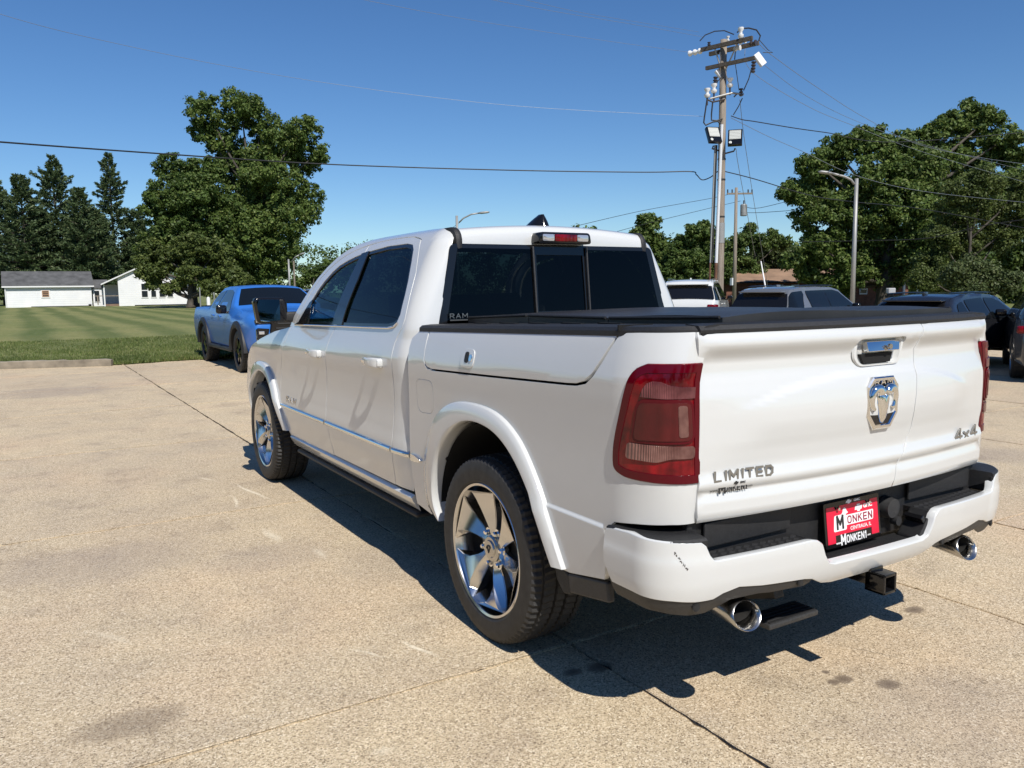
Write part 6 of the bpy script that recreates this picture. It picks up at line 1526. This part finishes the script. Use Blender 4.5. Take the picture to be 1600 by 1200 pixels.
box('bumper',(0,2.60,.47),(1.55,.16,.16),M['plastic'],bt,bev=.04,smooth=True);box('skid_plate',(0,2.63,.38),(.8,.1,.10),M['galv'],bt,bev=.02)
box('underbody',(0,0,.50),(1.3,4.8,.2),M['void'],bt);box('bed_liner',(0,-1.9,1.19),(1.4,1.5,.10),M['void'],bt)
for p_ in ([(-.215,1.22),(-.205,.50)],[(.98,1.20),(1.02,.80),(.98,.50)],[(-1.03,1.20),(-1.02,.80),(-1.15,.55)]):
    b=MB();b.tube([(-wfb(y,z)-.001,y,z) for y,z in subdiv(p_,.1,False)],.006,4);b.build('door_seam',M['void'],bt)
# SUVs
def suv(label,loc,rz,m,H=1.66,L=4.7,W=.93,kind=0,group='parked cars in the row behind the truck'):
    e=empty('parked_car',loc,label,'car',group,rz);s=H/1.66;l=L/4.7
    wf=lambda y,z:(W-.03*ss(z/s,.75,1.0)-.22*ss(z/s,1.0,1.62)-.05*ss(.5-z,0,.3)-.14*ss(abs(y)/l,1.8,2.4)**1.4)
    pr=[(-2.30,.45),(-2.35,.62),(-2.30,.98),(-2.22,1.08),(-2.02,1.46),(-1.92,1.58),(-1.6,1.635),(-.7,1.66),(.1,1.645),(.5,1.58),(1.12,1.16),(1.28,1.10),(1.95,1.0),(2.22,.88),(2.32,.70),(2.30,.42)]
    if kind==1: pr=[(-2.25,.45),(-2.32,.66),(-2.25,1.0),(-2.12,1.10),(-1.78,1.42),(-1.6,1.54),(-1.2,1.60),(-.4,1.63),(.2,1.60),(.55,1.53),(1.18,1.13),(1.32,1.07),(1.95,.98),(2.22,.86),(2.32,.68),(2.30,.42)]
    pr=[(a*l,b_*s) for a,b_ in pr];body=carbody('body',pr,wf,M[m],e,[(-1.38*l,.40,.36),(1.42*l,.40,.36)],.05,.26)
    S=lambda q:[(a*l,b_*s) for a,b_ in q]
    if kind==1: wins=[[(-1.72,1.12),(-1.55,1.40),(-1.28,1.47),(-1.22,1.10)],[(-1.12,1.10),(-1.17,1.50),(-.32,1.54),(-.28,1.08)],[(-.19,1.08),(-.24,1.54),(.18,1.52),(.48,1.44),(1.02,1.10),(.95,1.06)]]
    else: wins=[[(-2.20,1.10),(-2.02,1.45),(-1.90,1.53),(-1.40,1.56),(-1.30,1.10)],[(-1.18,1.10),(-1.24,1.54),(-.36,1.57),(-.30,1.08)],[(-.21,1.08),(-.27,1.57),(.12,1.56),(.42,1.50),(1.0,1.12),(.93,1.07)]]
    if kind!=1: side('window_band',rnd(S([(-1.20,1.09),(-1.25,1.56),(.14,1.58),(.46,1.52),(1.06,1.11)]),.03),wf,'gloss',e,.006)
    for w_ in wins: side('side_window',rnd(S(w_),.05),wf,'glass_car',e,.010)
    if kind!=1: side('window_pillar',S([(-1.62,1.06),(-1.50,1.30),(-1.38,1.46),(-1.28,1.46),(-1.26,1.06)]),wf,m,e,.016)
    rear=endglass('rear_window',(-2.19*l,1.11*s),(-2.0*l,1.47*s),wf,'gloss' if kind==0 else 'gloss',e,.97,.040) if kind!=1 else endglass('rear_window',(-2.07*l,1.13*s),(-1.79*l,1.40*s),wf,'gloss',e,.86,.035)
    endglass('windshield',(1.08*l,1.185*s),(.54*l,1.56*s),wf,'glass_car',e,.88,.012,dirn=1)
    b=MB();
    yz=(-1.98,1.52) if kind!=1 else (-1.72,1.47);b.box((0,(yz[0]-.06)*l,yz[1]*s+.02),(1.20*W/.93,.26,.035),bev=.012);b.build('roof_spoiler',M[m],e,True)
    for x in (-1,1):
        b=MB();b.tube([(x*(wf(-1.5*l,1.6*s)-.06),y*l,(1.655 if kind!=1 else 1.61)*s+.045-.02*abs(y+.5)**2*.6) for y in (-1.65,-1.5,-1.0,-.4,.1,.3)],[.006,.016,.018,.018,.016,.006],6);b.build('roof_rail',M['gloss'],e,.8)
        box('tail_light',(x*(W-.20),-2.29*l,.93*s),(.34,.10,.13),M['lens_red'],e,bev=.03,smooth=True);box('headlight',(x*(W-.28),2.22*l,.80*s),(.32,.14,.10),M['lens_clear'],e,bev=.03,smooth=True)
        b=MB();b.box((x*(W+.09),.86*l,1.13*s),(.20,.12,.14),bev=.04);b.box((x*(W-.02),.88*l,1.08*s),(.12,.05,.04));b.build('side_mirror',M['chrome'] if kind==1 and x>0 else M['gloss'],e,True)
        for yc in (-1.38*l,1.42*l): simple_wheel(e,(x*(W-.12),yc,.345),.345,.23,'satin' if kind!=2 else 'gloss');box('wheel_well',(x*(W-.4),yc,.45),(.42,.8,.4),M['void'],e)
        tube('exhaust_tip',[(x*.55,-2.2*l,.33),(x*.55,-2.36*l,.33)],.045,M['chrome'],e,16)
    box('rear_bumper',(0,-2.30*l,.45),(1.5,.14,.22),M['plastic2'],e,bev=.05,smooth=True);box('licence_recess',(0,-2.345*l,.72*s),(.36,.02,.14),M['plastic'],e);box('underbody',(0,0,.40),(1.4,4.2*l,.2),M['void'],e)
    box('door_handle',(W-.02,-.85*l,.98*s),(.03,.18,.03),M[m],e,bev=.01);box('door_handle',(W-.02,.05*l,.97*s),(.03,.18,.03),M[m],e,bev=.01)
    b=MB();q=(0,-1.3*l,(1.66 if kind!=1 else 1.61)*s);b.box((0,q[1],q[2]+.03),(.05,.16,.07),bev=.015);b.build('antenna_fin',M[m],e,True)
    return e
def place(px,D,az,zb):
    q=P(px,500,D);return (q[0],q[1],zb),-math.radians(az)
loc,rz=place(1487,17.2,84,-.15);suv('black crossover with roof rails parked beyond the right end of the tailgate',loc,rz,'blackpaint',1.50,4.35,.92,1)
loc,rz=place(1255,22.5,80,-.15);c=suv('silver grey suv with light rear pillar and a tall white whip aerial behind it',loc,rz,'silver',1.64,4.8,.97,0)
loc,rz=place(1086,28,50,-.15);suv('white suv with black rear window seen beside the cab pillar',loc,rz,'white',1.90,5.1,1.0,0)
loc,rz=place(1668,15.2,60,-.15);suv('dark grey suv cut off by the right edge of the photo',loc,rz,'greypaint',1.60,4.7,.95,0)
O=P(1197,455,24);b=MB();q=P(1189,408,24);b.tube([tuple(P(1200,500,24)),tuple(O),tuple(q)],[.03,.025,.015],8);tag(b.build('whip_aerial',M['trimw'],None,True),'slim white pole rising behind the roof of the silver grey suv','aerial')
O=P(1205,452,26)
# parked car far away between the oak and the cab
loc,rz=place(487,62,100,0);suv('distant dark car seen between the blue truck roof and the white truck pillar',loc,rz,'greypaint',1.7,4.7,.93,2)
